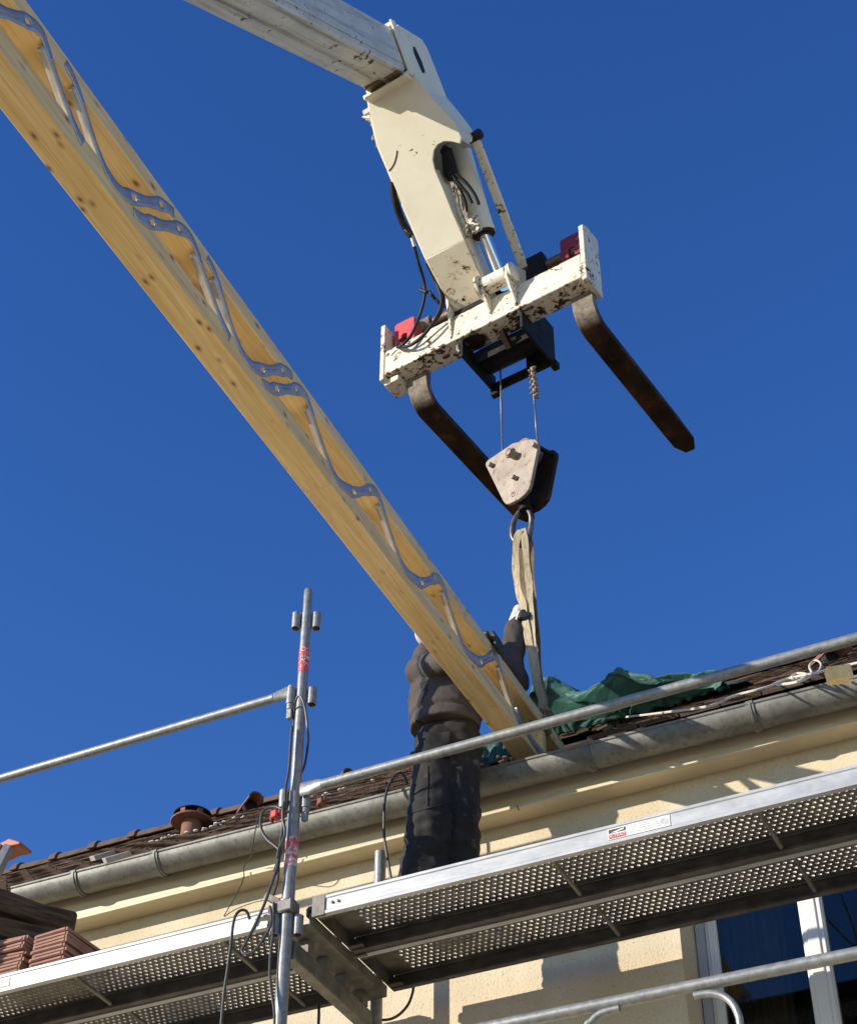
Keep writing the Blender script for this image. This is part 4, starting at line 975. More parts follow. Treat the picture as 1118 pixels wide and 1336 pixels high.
def halfleg(s_top, s_end):                                      # a strap that begins on the top chord and runs down to a bottom node
    d = s_top-s_end
    return [(s_top+.07, .226, .018, 'T'), (s_top+.035, .218, .018, 'T'), (s_top, .196, .015, 'P'), (s_top-.03, .172, .012, 'L'), (s_top-.075, .128, .0105, 'L'), (s_top-.118, .090, .0105, 'L'), (s_top-.145, .070, .013, 'P'), (s_top-.18, .052, .019, 'T'), (s_top-.24, .052, .021, 'T')]
webs = [
    unit(4.185, True, .645, dk=.82),
    halfleg(3.785, 3.6) + [(3.490, .082, .027, 'H'), (3.455, .104, .024, 'R'), (3.41, .136, .019, 'R'), (3.37, .166, .022, 'R'), (3.343, .187, .027, 'H'), (3.31, .208, .022, 'T'), (3.262, .222, .018, 'T')],
    unit(3.383, True, .74, dk=.90),
    halfleg(2.985, 2.8) + [(2.687, .082, .027, 'H'), (2.652, .104, .024, 'R'), (2.61, .136, .019, 'R'), (2.57, .166, .022, 'R'), (2.541, .187, .027, 'H'), (2.51, .208, .022, 'T'), (2.462, .222, .018, 'T')],
    chain([2.581, 1.969, 1.334, .691], True),
]
for K in webs:
    web(K, 1); web([(a-.002, b, c, d) for a, b, c, d in K], -1)
web([(.235, .095, .012, 'P'), (.19, .070, .014, 'P'), (.13, .048, .020, 'T'), (.0, .036, .022, 'T'), (-.12, .036, .022, 'T')], 1)

# ================================================================== TELESCOPIC HANDLER (boom, head, fork carriage)
TO = at(630, 425, 'Y', 5.72); PSI = math.radians(8.5)
TF = V((math.sin(PSI), math.cos(PSI), 0)); TL = V((math.cos(PSI), -math.sin(PSI), 0))
TM = Matrix(((TL.x, TF.x, 0, TO.x), (TL.y, TF.y, 0, TO.y), (0, 0, 1, TO.z), (0, 0, 0, 1)))
TI = TM.inverted()
def tl(l, f, z): return TM @ V((l, f, z))
def pF(px, py, f): return TI @ meet(px, py, tl(0, f, 0), TF)     # sight line met with the plane f = const, in the machine's own axes
def pL(px, py, l): return TI @ meet(px, py, tl(l, 0, 0), TL)
hand = thing('telescopic_handler', 'cream telescopic handler boom with pallet fork carriage reaching over the roof', 'handler', TM)
def T(mb, name, mat, parent=None, **k): return mb.build(name, mat, parent or hand, **k)
el = math.radians(35.2)
BA = V((0, math.cos(el), math.sin(el))); BN = V((0, -math.sin(el), math.cos(el))); BX = V((1, 0, 0))
B0 = V((0, -.873, 1.125))                                        # bottom of the boom's end
def bp(l, t, n): return B0 + BX*l + BA*t + BN*n
BW, BH, BL = .118, .285, 5.2
def rrect(t, hw, n0, n1, c):
    pts = []
    for cx_, cn, a0 in ((hw-c, n1-c, 0), (-hw+c, n1-c, 90), (-hw+c, n0+c, 180), (hw-c, n0+c, 270)):
        for k in range(5):
            a = math.radians(a0+k*22.5); pts.append(bp(cx_+c*math.cos(a), t, cn+c*math.sin(a)))
    return pts
bo = T(MB().loft([rrect(-BL, BW, 0, BH, .022), rrect(0, BW, 0, BH, .022)]), 'boom', M['boompaint'], ang=30)
def bbox(l0, l1, t0, t1, n0, n1): return MB().obox(bp((l0+l1)/2, (t0+t1)/2, (n0+n1)/2), (BX, BA, BN), ((l1-l0)/2, (t1-t0)/2, (n1-n0)/2))
bbox(-.094, -.028, -BL, -.16, -.007, -.0005).build('bottom_strip', M['boompaint'], bo, bevel=.002)
bbox(.012, .088, -BL, -.12, -.007, -.0005).build('bottom_strip', M['boompaint'], bo, bevel=.002)
bbox(BW+.0005, BW+.006, -BL, -.05, .045, .215).build('side_plate', M['boompaint'], bo, bevel=.002)
bbox(-BW+.01, -.01, -.125, -.035, -.012, -.0005).build('wear_pad', M['brown_pad'], bo, bevel=.004)
bbox(.02, BW-.012, -.115, -.025, -.012, -.0005).build('wear_pad', M['brown_pad'], bo, bevel=.004)
T(MB().tube([bp(-.02, -BL, -.012), bp(-.02, -.2, -.012)], .004, 8), 'lubrication_pipe', M['boompaint'])
# end flange round the boom
fl = bbox(-BW-.022, -BW+.004, -.035, .012, -.03, BH+.03)
T(fl, 'end_flange', M['cream'], bevel=.006); T(bbox(BW+.0065, BW+.022, -.035, .012, -.03, BH+.03), 'end_flange', M['cream'], bevel=.006)
T(bbox(-BW-.034, BW+.034, -.012, .008, -.046, -.013), 'end_flange', M['cream'], bevel=.004)
T(bbox(-BW-.01, BW+.01, -.02, .012, BH+.002, BH+.028), 'end_flange', M['cream'], bevel=.005)
T(bbox(-BW+.003, BW-.003, .0005, .010, .01, BH), 'end_plate', M['creamworn'])
# head: sloping front plate, folded lower plate, walls behind them
Q0, Q1, Q2 = V((0, -.84, 1.055)), V((0, -.25, .405)), V((0, .035, .225))
N1 = V((0, Q1.z-Q0.z, -(Q1.y-Q0.y))).normalized(); N2 = V((0, Q2.z-Q1.z, -(Q2.y-Q1.y))).normalized()
if N1.y > 0: N1 = -N1
if N2.y > 0: N2 = -N2
def pQ(px, py, q, n): return TI @ meet(px, py, TM @ q, (TM.to_3x3() @ n))
fp_px = [(479, 124), (482, 146), (492, 188), (509, 229), (530, 279), (556, 338), (606, 312.5), (590, 276), (577, 243), (567, 220), (564.5, 208), (566, 196), (571, 188), (579, 184), (588, 184), (600, 187), (601.6, 179), (594.5, 161), (577, 141), (557, 120), (549, 107), (540, 101), (510, 111)]
fp = [pQ(a, b, Q0, N1) for a, b in fp_px]
T(MB().prism(fp, -N1*.014), 'front_plate', M['cream'], bevel=.003)
lp = [pQ(a, b, Q1, N2) for a, b in ((556, 338), (606, 312.5), (641, 392), (599.5, 413), (594, 409))]
T(MB().prism(lp, -N2*.014), 'lower_plate', M['creamlow'], bevel=.003)
def wallstrip(name, pts, n, depth, inset=.001, th=.012, mat='cream'):
    mb = MB(); e = -n*depth
    for a, b in zip(pts, pts[1:]):
        a, b = a - n*.014, b - n*.014
        t = (b-a).cross(n).normalized()*th
        mb.prism([a, b, b+e, a+e], t)
    return T(mb, name, M[mat])
wallstrip('side_wall', fp[0:6], N1, .20)
wallstrip('slot_wall', [fp[9], fp[8], fp[7], fp[6]], N1, .17)
wallstrip('side_wall', [lp[0], lp[4]], N2, .15); wallstrip('slot_wall', [lp[2], lp[1]], N2, .13)
bk = [p - N1*.20 for p in fp[0:7]] + [fp[8]-N1*.20, fp[9]-N1*.20, fp[12]-N1*.2, fp[15]-N1*.2]
T(MB().prism(bk, -N1*.012), 'back_plate', M['cream'])
# right side plates: upright plate on the boom's flank, flared cheek down to the link pin
up_px = [(519, 31), (550, 50), (557, 61), (572, 98), (583, 127), (570, 128), (557, 119), (549, 106), (538, 96), (528, 62)]
ups = [pL(a, b, BW+.024) for a, b in up_px]
cheek_o = [(583, 127), (597, 144), (612, 163), (617, 172), (618, 182), (603, 181)]
T(MB().prism(ups, V((-.014, 0, 0))), 'side_plate', M['cream'], bevel=.003)
ck = [ups[4], pL(598, 145, .20), pL(611, 162, .262), pL(617, 171, .275), pL(616, 183, .275)] + [fp[16], fp[17], fp[18], fp[19]]
mb = MB(); c0 = sum(ck, V((0, 0, 0)))/len(ck); o_ = len(mb.v)
mb.v += ck + [p+V((-.012, .010, .004)) for p in ck] + [c0, c0+V((-.012, .010, .004))]; n_ = len(ck)
for i in range(n_):
    j = (i+1) % n_; mb.f += [(i, j, 2*n_), (n_+j, n_+i, 2*n_+1), (i, n_+i, n_+j, j)]
T(mb, 'flared_cheek', M['cream'], ang=25)
sl = [pL(a, b, BW+.0255) for a, b in ((539, 60), (541, 61), (545, 69), (550, 80), (554, 92), (553.5, 95), (551, 94), (545, 80), (540, 68))]
T(MB().prism(sl, V((.002, 0, 0))), 'slot', M['black'], smooth=False)
lup = [V((-BW-.024, p.y, p.z)) for p in ups]
T(MB().prism(lup, V((.014, 0, 0))), 'side_plate', M['cream'], bevel=.003)
T(MB().prism([V((-BW-.02, -.93, 1.04)), V((BW+.012, -.93, 1.04)), V((BW+.012, -.80, 1.10)), V((-BW-.02, -.80, 1.10))], V((0, .02, .05))), 'throat_plate', M['cream'], bevel=.004)
T(bbox(-BW-.04, BW+.030, -.055, -.020, -.030, -.004), 'end_flange', M['cream'], bevel=.004)
T(bbox(-BW-.09, BW-.02, -.010, .014, -.085, -.055), 'weld_bar', M['creamworn'], bevel=.004)
# rusty weld scar and bits on the left flank
scar = [pQ(a, b, Q0, N1)+N1*.0006 for a, b in ((507.5, 223), (511, 219), (515, 212), (517.5, 203), (518.5, 196))]
T(MB().tube(spline(scar, 4), .0052, 6, flat=.3), 'weld_scar', M['scar'])
random.seed(21)
for k in range(9):
    p = pF(483+random.uniform(-3, 8)+k*1.2, 158+k*4.5, -.70+k*.02)
    T(MB().tube([p, p+V((random.uniform(-.03, .05), .03, random.uniform(-.02, .02)))], random.uniform(.005, .010), 8), 'fitting', M['creamworn'] if k % 3 else M['galv'])
T(MB().prism([pF(471, 152, -.75), pF(482, 146, -.75), pF(488, 150, -.75), pF(484, 153, -.75)], (0, .03, 0)), 'fin', M['creamworn'], bevel=.002)
# tilt cylinder seen in the slot
ca, cb = pL(600, 198, .13), pL(631, 304, .13)
cdir = (cb-ca).normalized()
T(MB().tube([ca-cdir*.05, cb-cdir*.03, cb-cdir*.028, cb], [.063, .063, .066, .066], 26), 'cylinder_barrel', M['cream'])
T(MB().tube([cb, cb+cdir*.012, cb+cdir*.0125, cb+cdir*.02], [.062, .062, .045, .045], 26), 'gland', M['rust'])
ce = pF(661, 377, .005)
T(MB().tube([cb, cb+(V((ce.x, ce.y, ce.z))-cb)*.98], .033, 22), 'cylinder_rod', M['chrome'])
T(MB().tube([ca-cdir*.03+V((-.02, -.06, 0)), ca-cdir*.03+V((-.025, -.10, -.035))], .020, 12), 'hose_fitting', M['chrome'])
T(MB().tube([ca+V((-.028, -.10, -.06)), ca+V((-.03, -.11, -.10))], .021, 12), 'hose_fitting', M['black'])
def qf(px, py, d): return pQ(px, py, Q0, N1) - N1*d
T(MB().prism([qf(570, 195, .05), qf(578, 189, .05), qf(588, 226, .05), qf(580, 236, .05), qf(572, 226, .05)], -N1*.07), 'hose_guard', M['blackpaint'], bevel=.008)
for i, pts in enumerate([[(588, 228), (597, 240), (607, 252), (613, 264)], [(590, 232), (598, 248), (604, 262), (606, 276)], [(592, 226), (604, 236), (616, 252), (622, 266)]]):
    T(MB().tube(spline([qf(a, b, .03) for a, b in pts], 6), .0085, 10), 'hydraulic_hose', M['black'])
for i, pts in enumerate([[(588, 236), (593, 252), (595, 268), (603, 290), (607, 304)], [(592, 240), (598, 256), (600, 270), (607, 288), (612, 302)], [(596, 246), (604, 262), (605, 276), (611, 292), (618, 304)], [(586, 236), (592, 262), (599, 284), (604, 302), (612, 307)]]):
    T(MB().tube(spline([qf(a, b, .028) for a, b in pts], 6), .0055, 8), 'hydraulic_pipe', M['creamworn'])
vb = qf(617, 292, .03)
T(MB().obox(vb, (BX, cdir, N1), (.028, .045, .018)), 'valve_block', M['creamworn'], bevel=.006)
for k in range(7):
    p = qf(606+random.uniform(0, 20), 278+random.uniform(0, 26), .012)
    T(MB().tube([p, p+V((random.uniform(-.02, .02), -.012, random.uniform(-.03, .03)))], random.uniform(.008, .014), 8), 'valve_fitting', M['creamworn'] if k % 2 else M['galv'])
# link rod on the right
la, lb = pL(619, 178, .275), pL(686, 356, .20)
dl_ = (lb-la).normalized()
lk = T(MB().bar(la-dl_*.03, lb+dl_*.02, .050, .030, up=N1), 'link_arm', M['creamworn'], bevel=.008)
T(MB().lathe([(.001, .045), (.024, .045), (.030, .037), (.030, -.03), (.001, -.03)], la, (1, 0, 0), 20), 'link_pin', M['black'])
T(MB().lathe([(.034, -.03), (.034, .03)], lb, (1, 0, 0), 20), 'link_pin', M['rust'])
# fork carriage
CF = .13
T(MB().box(-.632, .600, 0, CF, 0, .186), 'carriage_beam', M['carriagepaint'], bevel=.006)
T(MB().box(-.662, -.633, -.004, CF+.01, -.03, .405), 'end_plate', M['creamworn'], bevel=.005)
T(MB().box(-.655, -.56, .03, CF+.02, -.045, -.002), 'stop_block', M['creamworn'], bevel=.006)
T(MB().prism([(.601, -.004, -.03), (.601, CF+.03, -.03), (.601, CF+.03, .43), (.601, .04, .43), (.601, -.004, .40)], (.030, 0, 0)), 'end_plate', M['creamworn'], bevel=.005)
T(MB().tube([(-.63, .155, .43), (.60, .155, .43)], .030, 18), 'fork_shaft', M['shaft'])
def lock(l0, l1, f, z0, z1, mat, lab):
    lm = (l0+l1)/2; mb = MB()
    mb.prism([(l0, f, z0), (lm-.018, f, z0), (lm-.018, f, z0+.062), (lm-.010, f, z0+.075), (lm+.010, f, z0+.075), (lm+.018, f, z0+.062), (lm+.018, f, z0), (l1, f, z0), (l1, f, z1-.012), (l1-.012, f, z1), (l0+.012, f, z1), (l0, f, z1-.012)], (0, .10, 0))
    o = T(mb, 'fork_lock', M[mat], bevel=.003); o['label'] = lab
    T(MB().box(l0+.02, l1-.02, f+.06, f+.09, z0-.0, z1-.03), 'slot_dark', M['black'], smooth=False)  # black block put in for the darkness inside the slot
lock(-.615, -.482, .06, .265, .445, 'red', 'brighter red fork lock at the left end of the shaft')
lock(.432, .566, .10, .335, .505, 'darkred', 'dark red fork lock at the right end of the shaft')  # darker red on this lock than on the left one
gus = [(0.0, .0), (-.03, .30), (.04, .36), (.10, .36), (.10, .19), (.0, .187)]
T(MB().prism([(-.205, -.002, .02), (-.205, -.05, .32), (-.205, .02, .36), (-.205, .12, .36), (-.205, .12, .19), (-.205, -.0015, .187)], (.016, 0, 0)), 'gusset', M['creamworn'], bevel=.003)
T(MB().prism([(.04, -.002, .06), (.04, -.10, .20), (.04, -.09, .27), (.04, -.03, .33), (.04, .10, .36), (.04, .10, .19), (.04, -.0015, .187)], (.018, 0, 0)), 'lug', M['creamworn'], bevel=.004)
T(MB().prism([(.200, -.002, .02), (.200, -.10, .17), (.200, -.10, .25), (.200, -.04, .32), (.200, .10, .40), (.200, .10, .19), (.200, -.0015, .187)], (.018, 0, 0)), 'lug', M['creamworn'], bevel=.004)
pc = V((0, -.055, .225))
T(MB().lathe([(.050, .062), (.050, .198)], pc, (1, 0, 0), 24), 'pivot_boss', M['creamworn'])
T(MB().lathe([(.001, .2185), (.058, .2185), (.058, .236), (.05, .242), (.001, .242)], pc, (1, 0, 0), 24), 'pivot_cap', M['creamworn'])
T(MB().lathe([(.001, .02), (.072, .02), (.072, .039), (.001, .039)], pc, (1, 0, 0), 24), 'pivot_cap', M['creamworn'])
T(MB().box(-.18, .035, -.0, .10, .187, .225), 'pivot_block', M['blackpaint'], bevel=.004)
T(MB().tube([(-.19, .06, .29), (.20, .06, .29)], .034, 18), 'pivot_pin', M['blackpaint'])
T(MB().box(.21, .32, .10, .16, .25, .50), 'shaft_bracket', M['blackpaint'], bevel=.006)
for a, b in ((619, 403), (635.5, 391)):
    c_ = pQ(a-12, b-22 if a > 630 else b-14, Q1, N2)
for px_, py_ in ((604.5, 390.5), (627.5, 379)):
    c_ = pQ(px_, py_, Q1, N2); T(MB().lathe([(.001, .001), (.0085, .001), (.0085, .0)], c_, tuple(N2), 12), 'bolt_hole', M['black'], smooth=False)
# forks
def tine(lc, lab):
    hw, tk = .062, .042
    prof_o = [(.098, .255), (.098, -.06)]; R = .135
    cx_, cz_ = .098+R, -.195+R
    for k in range(1, 9):
        a = math.pi + (math.pi/2)*k/8; prof_o.append((cx_+R*math.cos(a), cz_+R*math.sin(a)))
    prof_o += [(1.0, -.205), (1.17, -.203)]
    prof_i = [(.098+tk, .255), (.098+tk, -.05)]; r2 = R-tk
    for k in range(1, 9):
        a = math.pi + (math.pi/2)*k/8; prof_i.append((cx_+r2*math.cos(a), cz_+r2*math.sin(a)))
    prof_i += [(1.0, -.172), (1.17, -.188)]
    mb = MB(); n = len(prof_o); rings = []
    for i in range(n):
        h = hw if i < n-1 else hw
        rings.append([(lc-h, prof_o[i][0], prof_o[i][1]), (lc+h, prof_o[i][0], prof_o[i][1]), (lc+h, prof_i[i][0], prof_i[i][1]), (lc-h, prof_i[i][0], prof_i[i][1])])
    rings.append([(lc-hw*.45, 1.245, -.202), (lc+hw*.45, 1.245, -.202), (lc+hw*.45, 1.245, -.192), (lc-hw*.45, 1.245, -.192)])
    mb.loft(rings); o = T(mb, 'fork_tine', M['tinesteel'], bevel=.006, ang=30); o['label'] = lab
    T(MB().box(lc-hw*.8, lc+hw*.8, .142, .190, .20, .42), 'fork_hanger', M['tinesteel'])
    T(MB().tube([(lc-hw, .155, .43), (lc+hw, .155, .43)], .047, 16), 'fork_eye', M['tinesteel'])
tine(-.484, 'left rusty fork tine passing behind the hoist block'); tine(.540, 'right rusty fork tine pointing into the open sky')
# black winch frame under the carriage
T(MB().box(-.155, -.140, .02, .345, -.125, -.002), 'winch_frame_plate', M['blackpaint'], bevel=.003)
T(MB().box(.212, .228, .02, .350, -.125, .17), 'winch_frame_plate', M['blackpaint'], bevel=.003)
T(MB().box(-.139, .211, .330, .345, -.125, -.06), 'winch_frame_plate', M['blackpaint'], bevel=.003)
T(MB().box(.06, .211, .329, .344, -.058, .17), 'winch_frame_plate', M['blackpaint'], bevel=.003)
T(MB().box(-.139, .211, CF+.001, CF+.012, -.09, -.001), 'winch_frame_plate', M['blackpaint'], bevel=.003)
T(MB().box(-.165, -.12, .325, .36, -.15, -.10), 'winch_foot', M['blackpaint'], bevel=.003)
T(MB().box(.205, .24, .33, .37, -.145, -.10), 'winch_foot', M['blackpaint'], bevel=.003)
T(MB().tube([(-.1385, .24, .02), (.2105, .24, .02)], .075, 20), 'winch_drum', M['blackpaint'])
T(MB().obox((.075, .10, -.055), (V((1, 0, 0)), V((0, .8, -.6)), V((0, .6, .8))), (.016, .055, .02)), 'rope_anchor', M['rust'], bevel=.003)
T(MB().obox((.10, .155, -.03), (V((1, 0, 0)), V((0, .8, -.6)), V((0, .6, .8))), (.02, .02, .035)), 'rope_anchor', M['galv_dull'], bevel=.003)
T(MB().tube([(-.175, .03, -.02), (-.175, .03, -.055), (-.165, .035, -.068)], .012, 10), 'bolt', M['galv_dull'])
T(MB().tube([(.31, .06, -.002), (.31, .06, -.03)], .014, 10), 'bolt', M['rust'])
# hydraulic hoses on the left
def hose(pts, r, name='hydraulic_hose', mat='black'): return T(MB().tube(spline([pF(*q) for q in pts], 7), r, 10), name, M[mat])
hose([(512, 238, -.55), (515, 258, -.50), (522, 282, -.42), (530, 298, -.36), (537, 307, -.33)], .020, 'hose_guard', 'blackpaint')
hose([(528, 300, -.37), (537, 305, -.33), (546, 300, -.30)], .006, 'hose_clip', 'creamworn')
hose([(536, 305, -.33), (541, 322, -.30)], .011, 'hose_fitting', 'galv')
hose([(541, 322, -.30), (547, 345, -.22), (553, 366, -.14), (554, 386, -.10), (548, 410, -.06), (537, 436, -.045), (526, 449, -.045), (519, 453, -.03), (520, 446, .03), (528, 440, .06)], .0088)
hose([(557, 343, -.22), (566, 362, -.14), (573, 378, -.10), (576, 396, -.08), (567, 418, -.06), (552, 438, -.05), (536, 450, -.045), (523, 452, -.03), (520, 447, .03)], .0088)
hose([(562, 352, -.16), (572, 372, -.10), (579, 390, -.07), (574, 410, -.05), (560, 428, -.035), (545, 443, -.03), (530, 453, -.03)], .0075)
hose([(560, 380, -.06), (570, 392, -.05), (582, 400, .0), (590, 402, .04)], .010)
hose([(549, 378, -.115), (557, 381, -.115)], .012, 'hose_clip', 'black')

# ================================================================== HOIST ROPES, BLOCK, SLING
HF = .28
def wire(label, a, b, r=.0052):
    mb = MB(); a, b = V(a), V(b); n = 80; d = (b-a)/n; t = d.normalized(); s = t.cross(V((1, 0, 0))).normalized(); u = t.cross(s)
    mb.tube([a, b], r*.72, 8)
    for k in range(4):
        mb.tube([a + d*i + (s*math.cos(i*.9+k*math.pi/2)+u*math.sin(i*.9+k*math.pi/2))*r*.5 for i in range(n+1)], r*.5, 6)
    o = mb.build('hoist_rope', M['cablewire']); return tag(o, label, 'wire rope', 'wire ropes of the hoist')

c1a, c1b = TM @ pF(652.5, 468, HF), TM @ pF(655.5, 592, HF)
c2a, c2b = TM @ pF(694, 482, HF), TM @ pF(701.5, 580, HF)
wire('plain wire rope running down to the left edge of the hoist block', c1a, c1b)
wire('wire rope with knotted end fitting running down to the right edge of the block', c2a, c2b)
kn = MB(); random.seed(4)
ka, kb_ = TM @ pF(694, 480, HF), TM @ pF(698, 517, HF)
for k in range(26):
    p = ka.lerp(kb_, k/25); a = k*1.3
    kn.ell(p + V((math.cos(a), math.sin(a), 0))*.010, (.016, .010, .008), Matrix.Rotation(a, 3, 'Z'), 8, 5)
kn.tube([ka, kb_], .010, 8)
tag(kn.build('rope_clamp', M['blocksteel']), 'coiled wire clamp bundle on the right hoist rope', 'rope clamp')
# block: two steel cheeks with a sheave between
bn = (TF*math.cos(math.radians(17.5)) + TL*math.sin(math.radians(17.5))).normalized()
bc = TM @ pF(672, 615, HF-.05)
bs_ = V((0, 0, 1)).cross(bn).normalized()*-1; 
if bs_.dot(TL) < 0: bs_ = -bs_
BM = Matrix(((bs_.x, bn.x, 0, bc.x), (bs_.y, bn.y, 0, bc.y), (0, 0, 1, bc.z), (0, 0, 0, 1))); BI = BM.inverted()
block = thing('hoist_block', 'triangular rusty steel hoist block hanging below the carriage', 'hoist block', BM)
def pB(px, py, d=0.0): return BI @ meet(px, py, bc + bn*d, bn)
ch_px = [(633.3, 607), (633.6, 603.5), (636.5, 600), (668.7, 578.2), (690, 572.5), (698, 573), (701.5, 576.5), (701.6, 582), (691.8, 631), (689.5, 638), (684, 645), (676, 651.5), (664, 657.3), (659.5, 657.5), (656, 653.5)]
ch = [pB(a, b) for a, b in ch_px]; TH = .020
MB().prism(ch, (0, TH, 0)).build('front_cheek', M['blocksteel'], block, bevel=.003)
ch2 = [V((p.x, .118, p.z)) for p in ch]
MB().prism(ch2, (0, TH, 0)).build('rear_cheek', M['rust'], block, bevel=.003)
sc_ = pB(668, 590, .0); sc_.y = .069
MB().lathe([(.075, -.044), (.075, -.02), (.062, 0), (.075, .02), (.075, .044)], (sc_.x+.035, sc_.y, sc_.z-.005), (0, 1, 0), 30).build('sheave', M['darkredsheave'] if 'darkredsheave' in M else M['shaft'], block)
for px_, py_, r_, h_, lab in ((662.5, 589,   .0215, .055, 0), (695, 579.5, .0125, .026, 0), (638, 605, .0125, .026, 0), (668.5, 621.5, .0125, .026, 0)):
    c_ = pB(px_, py_, -h_); MB().lathe([(.001, -.003), (r_*.75, -.003), (r_, .001), (r_, h_)], (c_.x, -h_, c_.z), (0, 1, 0), 14).build('bolt', M['blocksteel'], block)
c_ = pB(662.5, 589, -.02); MB().lathe([(.030, -.014), (.030, 0)], (pB(662.5, 589, -.022).x, 0, pB(662.5, 589, -.022).z), (0, 1, 0), 6).build('bolt', M['blocksteel'], block, smooth=False)
c_ = pB(669.5, 645.5); MB().lathe([(.0115, -.0015), (.0135, -.0015), (.0135, 0)], (c_.x, 0, c_.z), (0, 1, 0), 20, cap=False).build('pin_end', M['rust'], block)
for px_, py_ in ((697, 580), (640, 606), (668, 650)):
    c_ = pB(px_, py_); MB().lathe([(.012, TH), (.012, .118)], (c_.x, 0, c_.z), (0, 1, 0), 12).build('spacer', M['blackpaint'], block)
hk = pB(668, 650); hk = V((hk.x+.018, .069, hk.z))
MB().lathe([(.030, -.06), (.034, -.05), (.034, .03)], hk, (0, 0, 1), 16).build('swivel', M['blackpaint'], block)
def hB(px, py, d): return BI @ meet(px, py, bc + bn*d, bn)
hpts = [hB(684, 663, .07), hB(677.5, 668, .06), (hB(671.5, 678, .05)), hB(668.5, 690, .045), hB(669.5, 702, .05), hB(676, 709, .065), hB(684, 707, .08), hB(690, 698, .09), hB(693, 684, .09), hB(692, 671, .08), hB(686, 663, .072)]
hp = spline(hpts, 6); nh = len(hp)
MB().tube(hp, [.0105 + .006*math.sin(math.pi*i/(nh-1)) for i in range(nh)], 12).build('hook', M['hooksteel'] if 'hooksteel' in M else M['galv_dull'], block)
# sling
s_top = TM @ pF(683, 697, HF+.03)
jt = JM @ V((-JW/2, .20, JH))                                     # where the sling holds the joist's upper chord
def ribbon(pts, wd, th, side):
    P = spline(pts, 8); mb = MB(); rings = []
    for i, p in enumerate(P):
        t = (P[min(i+1, len(P)-1)]-P[max(i-1, 0)]).normalized(); s = (V(side)-t*t.dot(V(side))).normalized(); n = t.cross(s)
        a = .22*math.sin(i*.11+wd*300); s2 = s*math.cos(a)+n*math.sin(a); n2 = n*math.cos(a)-s*math.sin(a)
        w2 = wd*(1+.10*math.sin(i*.45+th*900)); c = .004*math.sin(i*.7)
        rings.append([p - s2*w2/2 - n2*th/2, p - s2*w2*.1 - n2*(th*.9+c*.3), p + s2*w2/2 - n2*th/2, p + s2*w2/2 + n2*th/2, p + s2*w2*.1 + n2*th*.5, p - s2*w2/2 + n2*th/2])
    return mb.loft(rings)
sling = thing('lifting_sling', 'worn beige webbing sling hanging from the hook and wrapped round the joist', 'sling', jt)
def SP(px, py, off=0.0):
    t = (py-697)/(915-697); y = (s_top.y)*(1-t) + (jt.y)*t
    return at(px, py, 'Y', y+off)
sdv = TL
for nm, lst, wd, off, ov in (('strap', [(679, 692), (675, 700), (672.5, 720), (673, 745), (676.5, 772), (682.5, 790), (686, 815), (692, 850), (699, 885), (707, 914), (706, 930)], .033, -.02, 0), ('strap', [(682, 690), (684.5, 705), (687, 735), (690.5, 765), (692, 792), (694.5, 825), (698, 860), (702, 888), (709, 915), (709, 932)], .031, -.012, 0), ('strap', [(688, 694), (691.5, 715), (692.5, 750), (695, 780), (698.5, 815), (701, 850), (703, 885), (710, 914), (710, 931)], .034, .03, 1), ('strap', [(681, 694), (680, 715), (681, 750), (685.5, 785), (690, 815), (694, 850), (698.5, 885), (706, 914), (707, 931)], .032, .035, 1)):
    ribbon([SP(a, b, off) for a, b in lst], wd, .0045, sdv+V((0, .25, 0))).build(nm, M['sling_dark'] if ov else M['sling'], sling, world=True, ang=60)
def JP(x_, s_, z_): return JM @ V((x_, -s_, z_))
zt0 = JH-.0745+.016
for s_ in (-.175, -.22):
    lp_ = [JP(-JW/2, s_, JH+.012), JP(.004, s_, JH+.006), JP(.006, s_+.01, JH-.03), JP(.004, s_+.015, zt0-.006), JP(-JW/2, s_+.015, zt0-.010), JP(-JW-.005, s_+.01, zt0-.005), JP(-JW-.006, s_, JH-.03), JP(-JW-.004, s_, JH+.006), JP(-JW/2, s_, JH+.013)]
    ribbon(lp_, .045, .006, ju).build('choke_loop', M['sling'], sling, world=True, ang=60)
mb = MB()
for k in range(6): mb.ell(JP(-.02+random.uniform(-.02, .03), -.195+random.uniform(-.03, .03), JH+.02+random.uniform(-.004, .02)), (.030, .016, .013), Matrix.Rotation(random.uniform(0, 3), 3, 'Z'), 10, 6)
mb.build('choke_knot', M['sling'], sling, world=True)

# ================================================================== THE WORKER
man = thing('person', 'worker in charcoal sweatshirt and dark work trousers guiding the joist and holding the sling', 'person', (-2.57, 5.42, DZ))
def fold_noise(sc, st, amp, seed=0.0, ridg=True):
    def f(p):
        q = V((p.x*st[0]*sc+seed, p.y*st[1]*sc, p.z*st[2]*sc)); a = mnoise.noise(q); b = mnoise.noise(q*2.3+V((5, 1, 2)))
        return amp*((.5-abs(a))*1.0 + (.4-abs(b))*.45)
    return f
zh = DZ
def deeper(p, k=1.026): return CAM + (V(p)-CAM)*k
hipR, hipL = at(568, 972, 'Y', 5.44), at(603, 972, 'Y', 5.505)
knR, knL = at(562, 1063, 'Y', 5.385), at(597, 1060, 'Y', 5.465)
anR, anL = at(553, 1120, 'Y', 5.42), at(590, 1116, 'Y', 5.52)
anR.z = anL.z = 5.055
hem_c, belly, chest = at(580.5, 949, 'Y', 5.475), at(582, 925, 'Y', 5.50), at(586, 885, 'Y', 5.57)
neck, head = at(574, 846, 'Y', 5.63), at(568, 818, 'Y', 5.63)
shR, shL = at(561, 857, 'Y', 5.60), at(626, 852, 'Y', 5.70)
gl = JP(-.012, .50, JH+.03)                                       # right hand on the joist's top chord
elR = at(549, 877, 'Y', 5.47); wrR = gl + V((-.10, .03, .012))
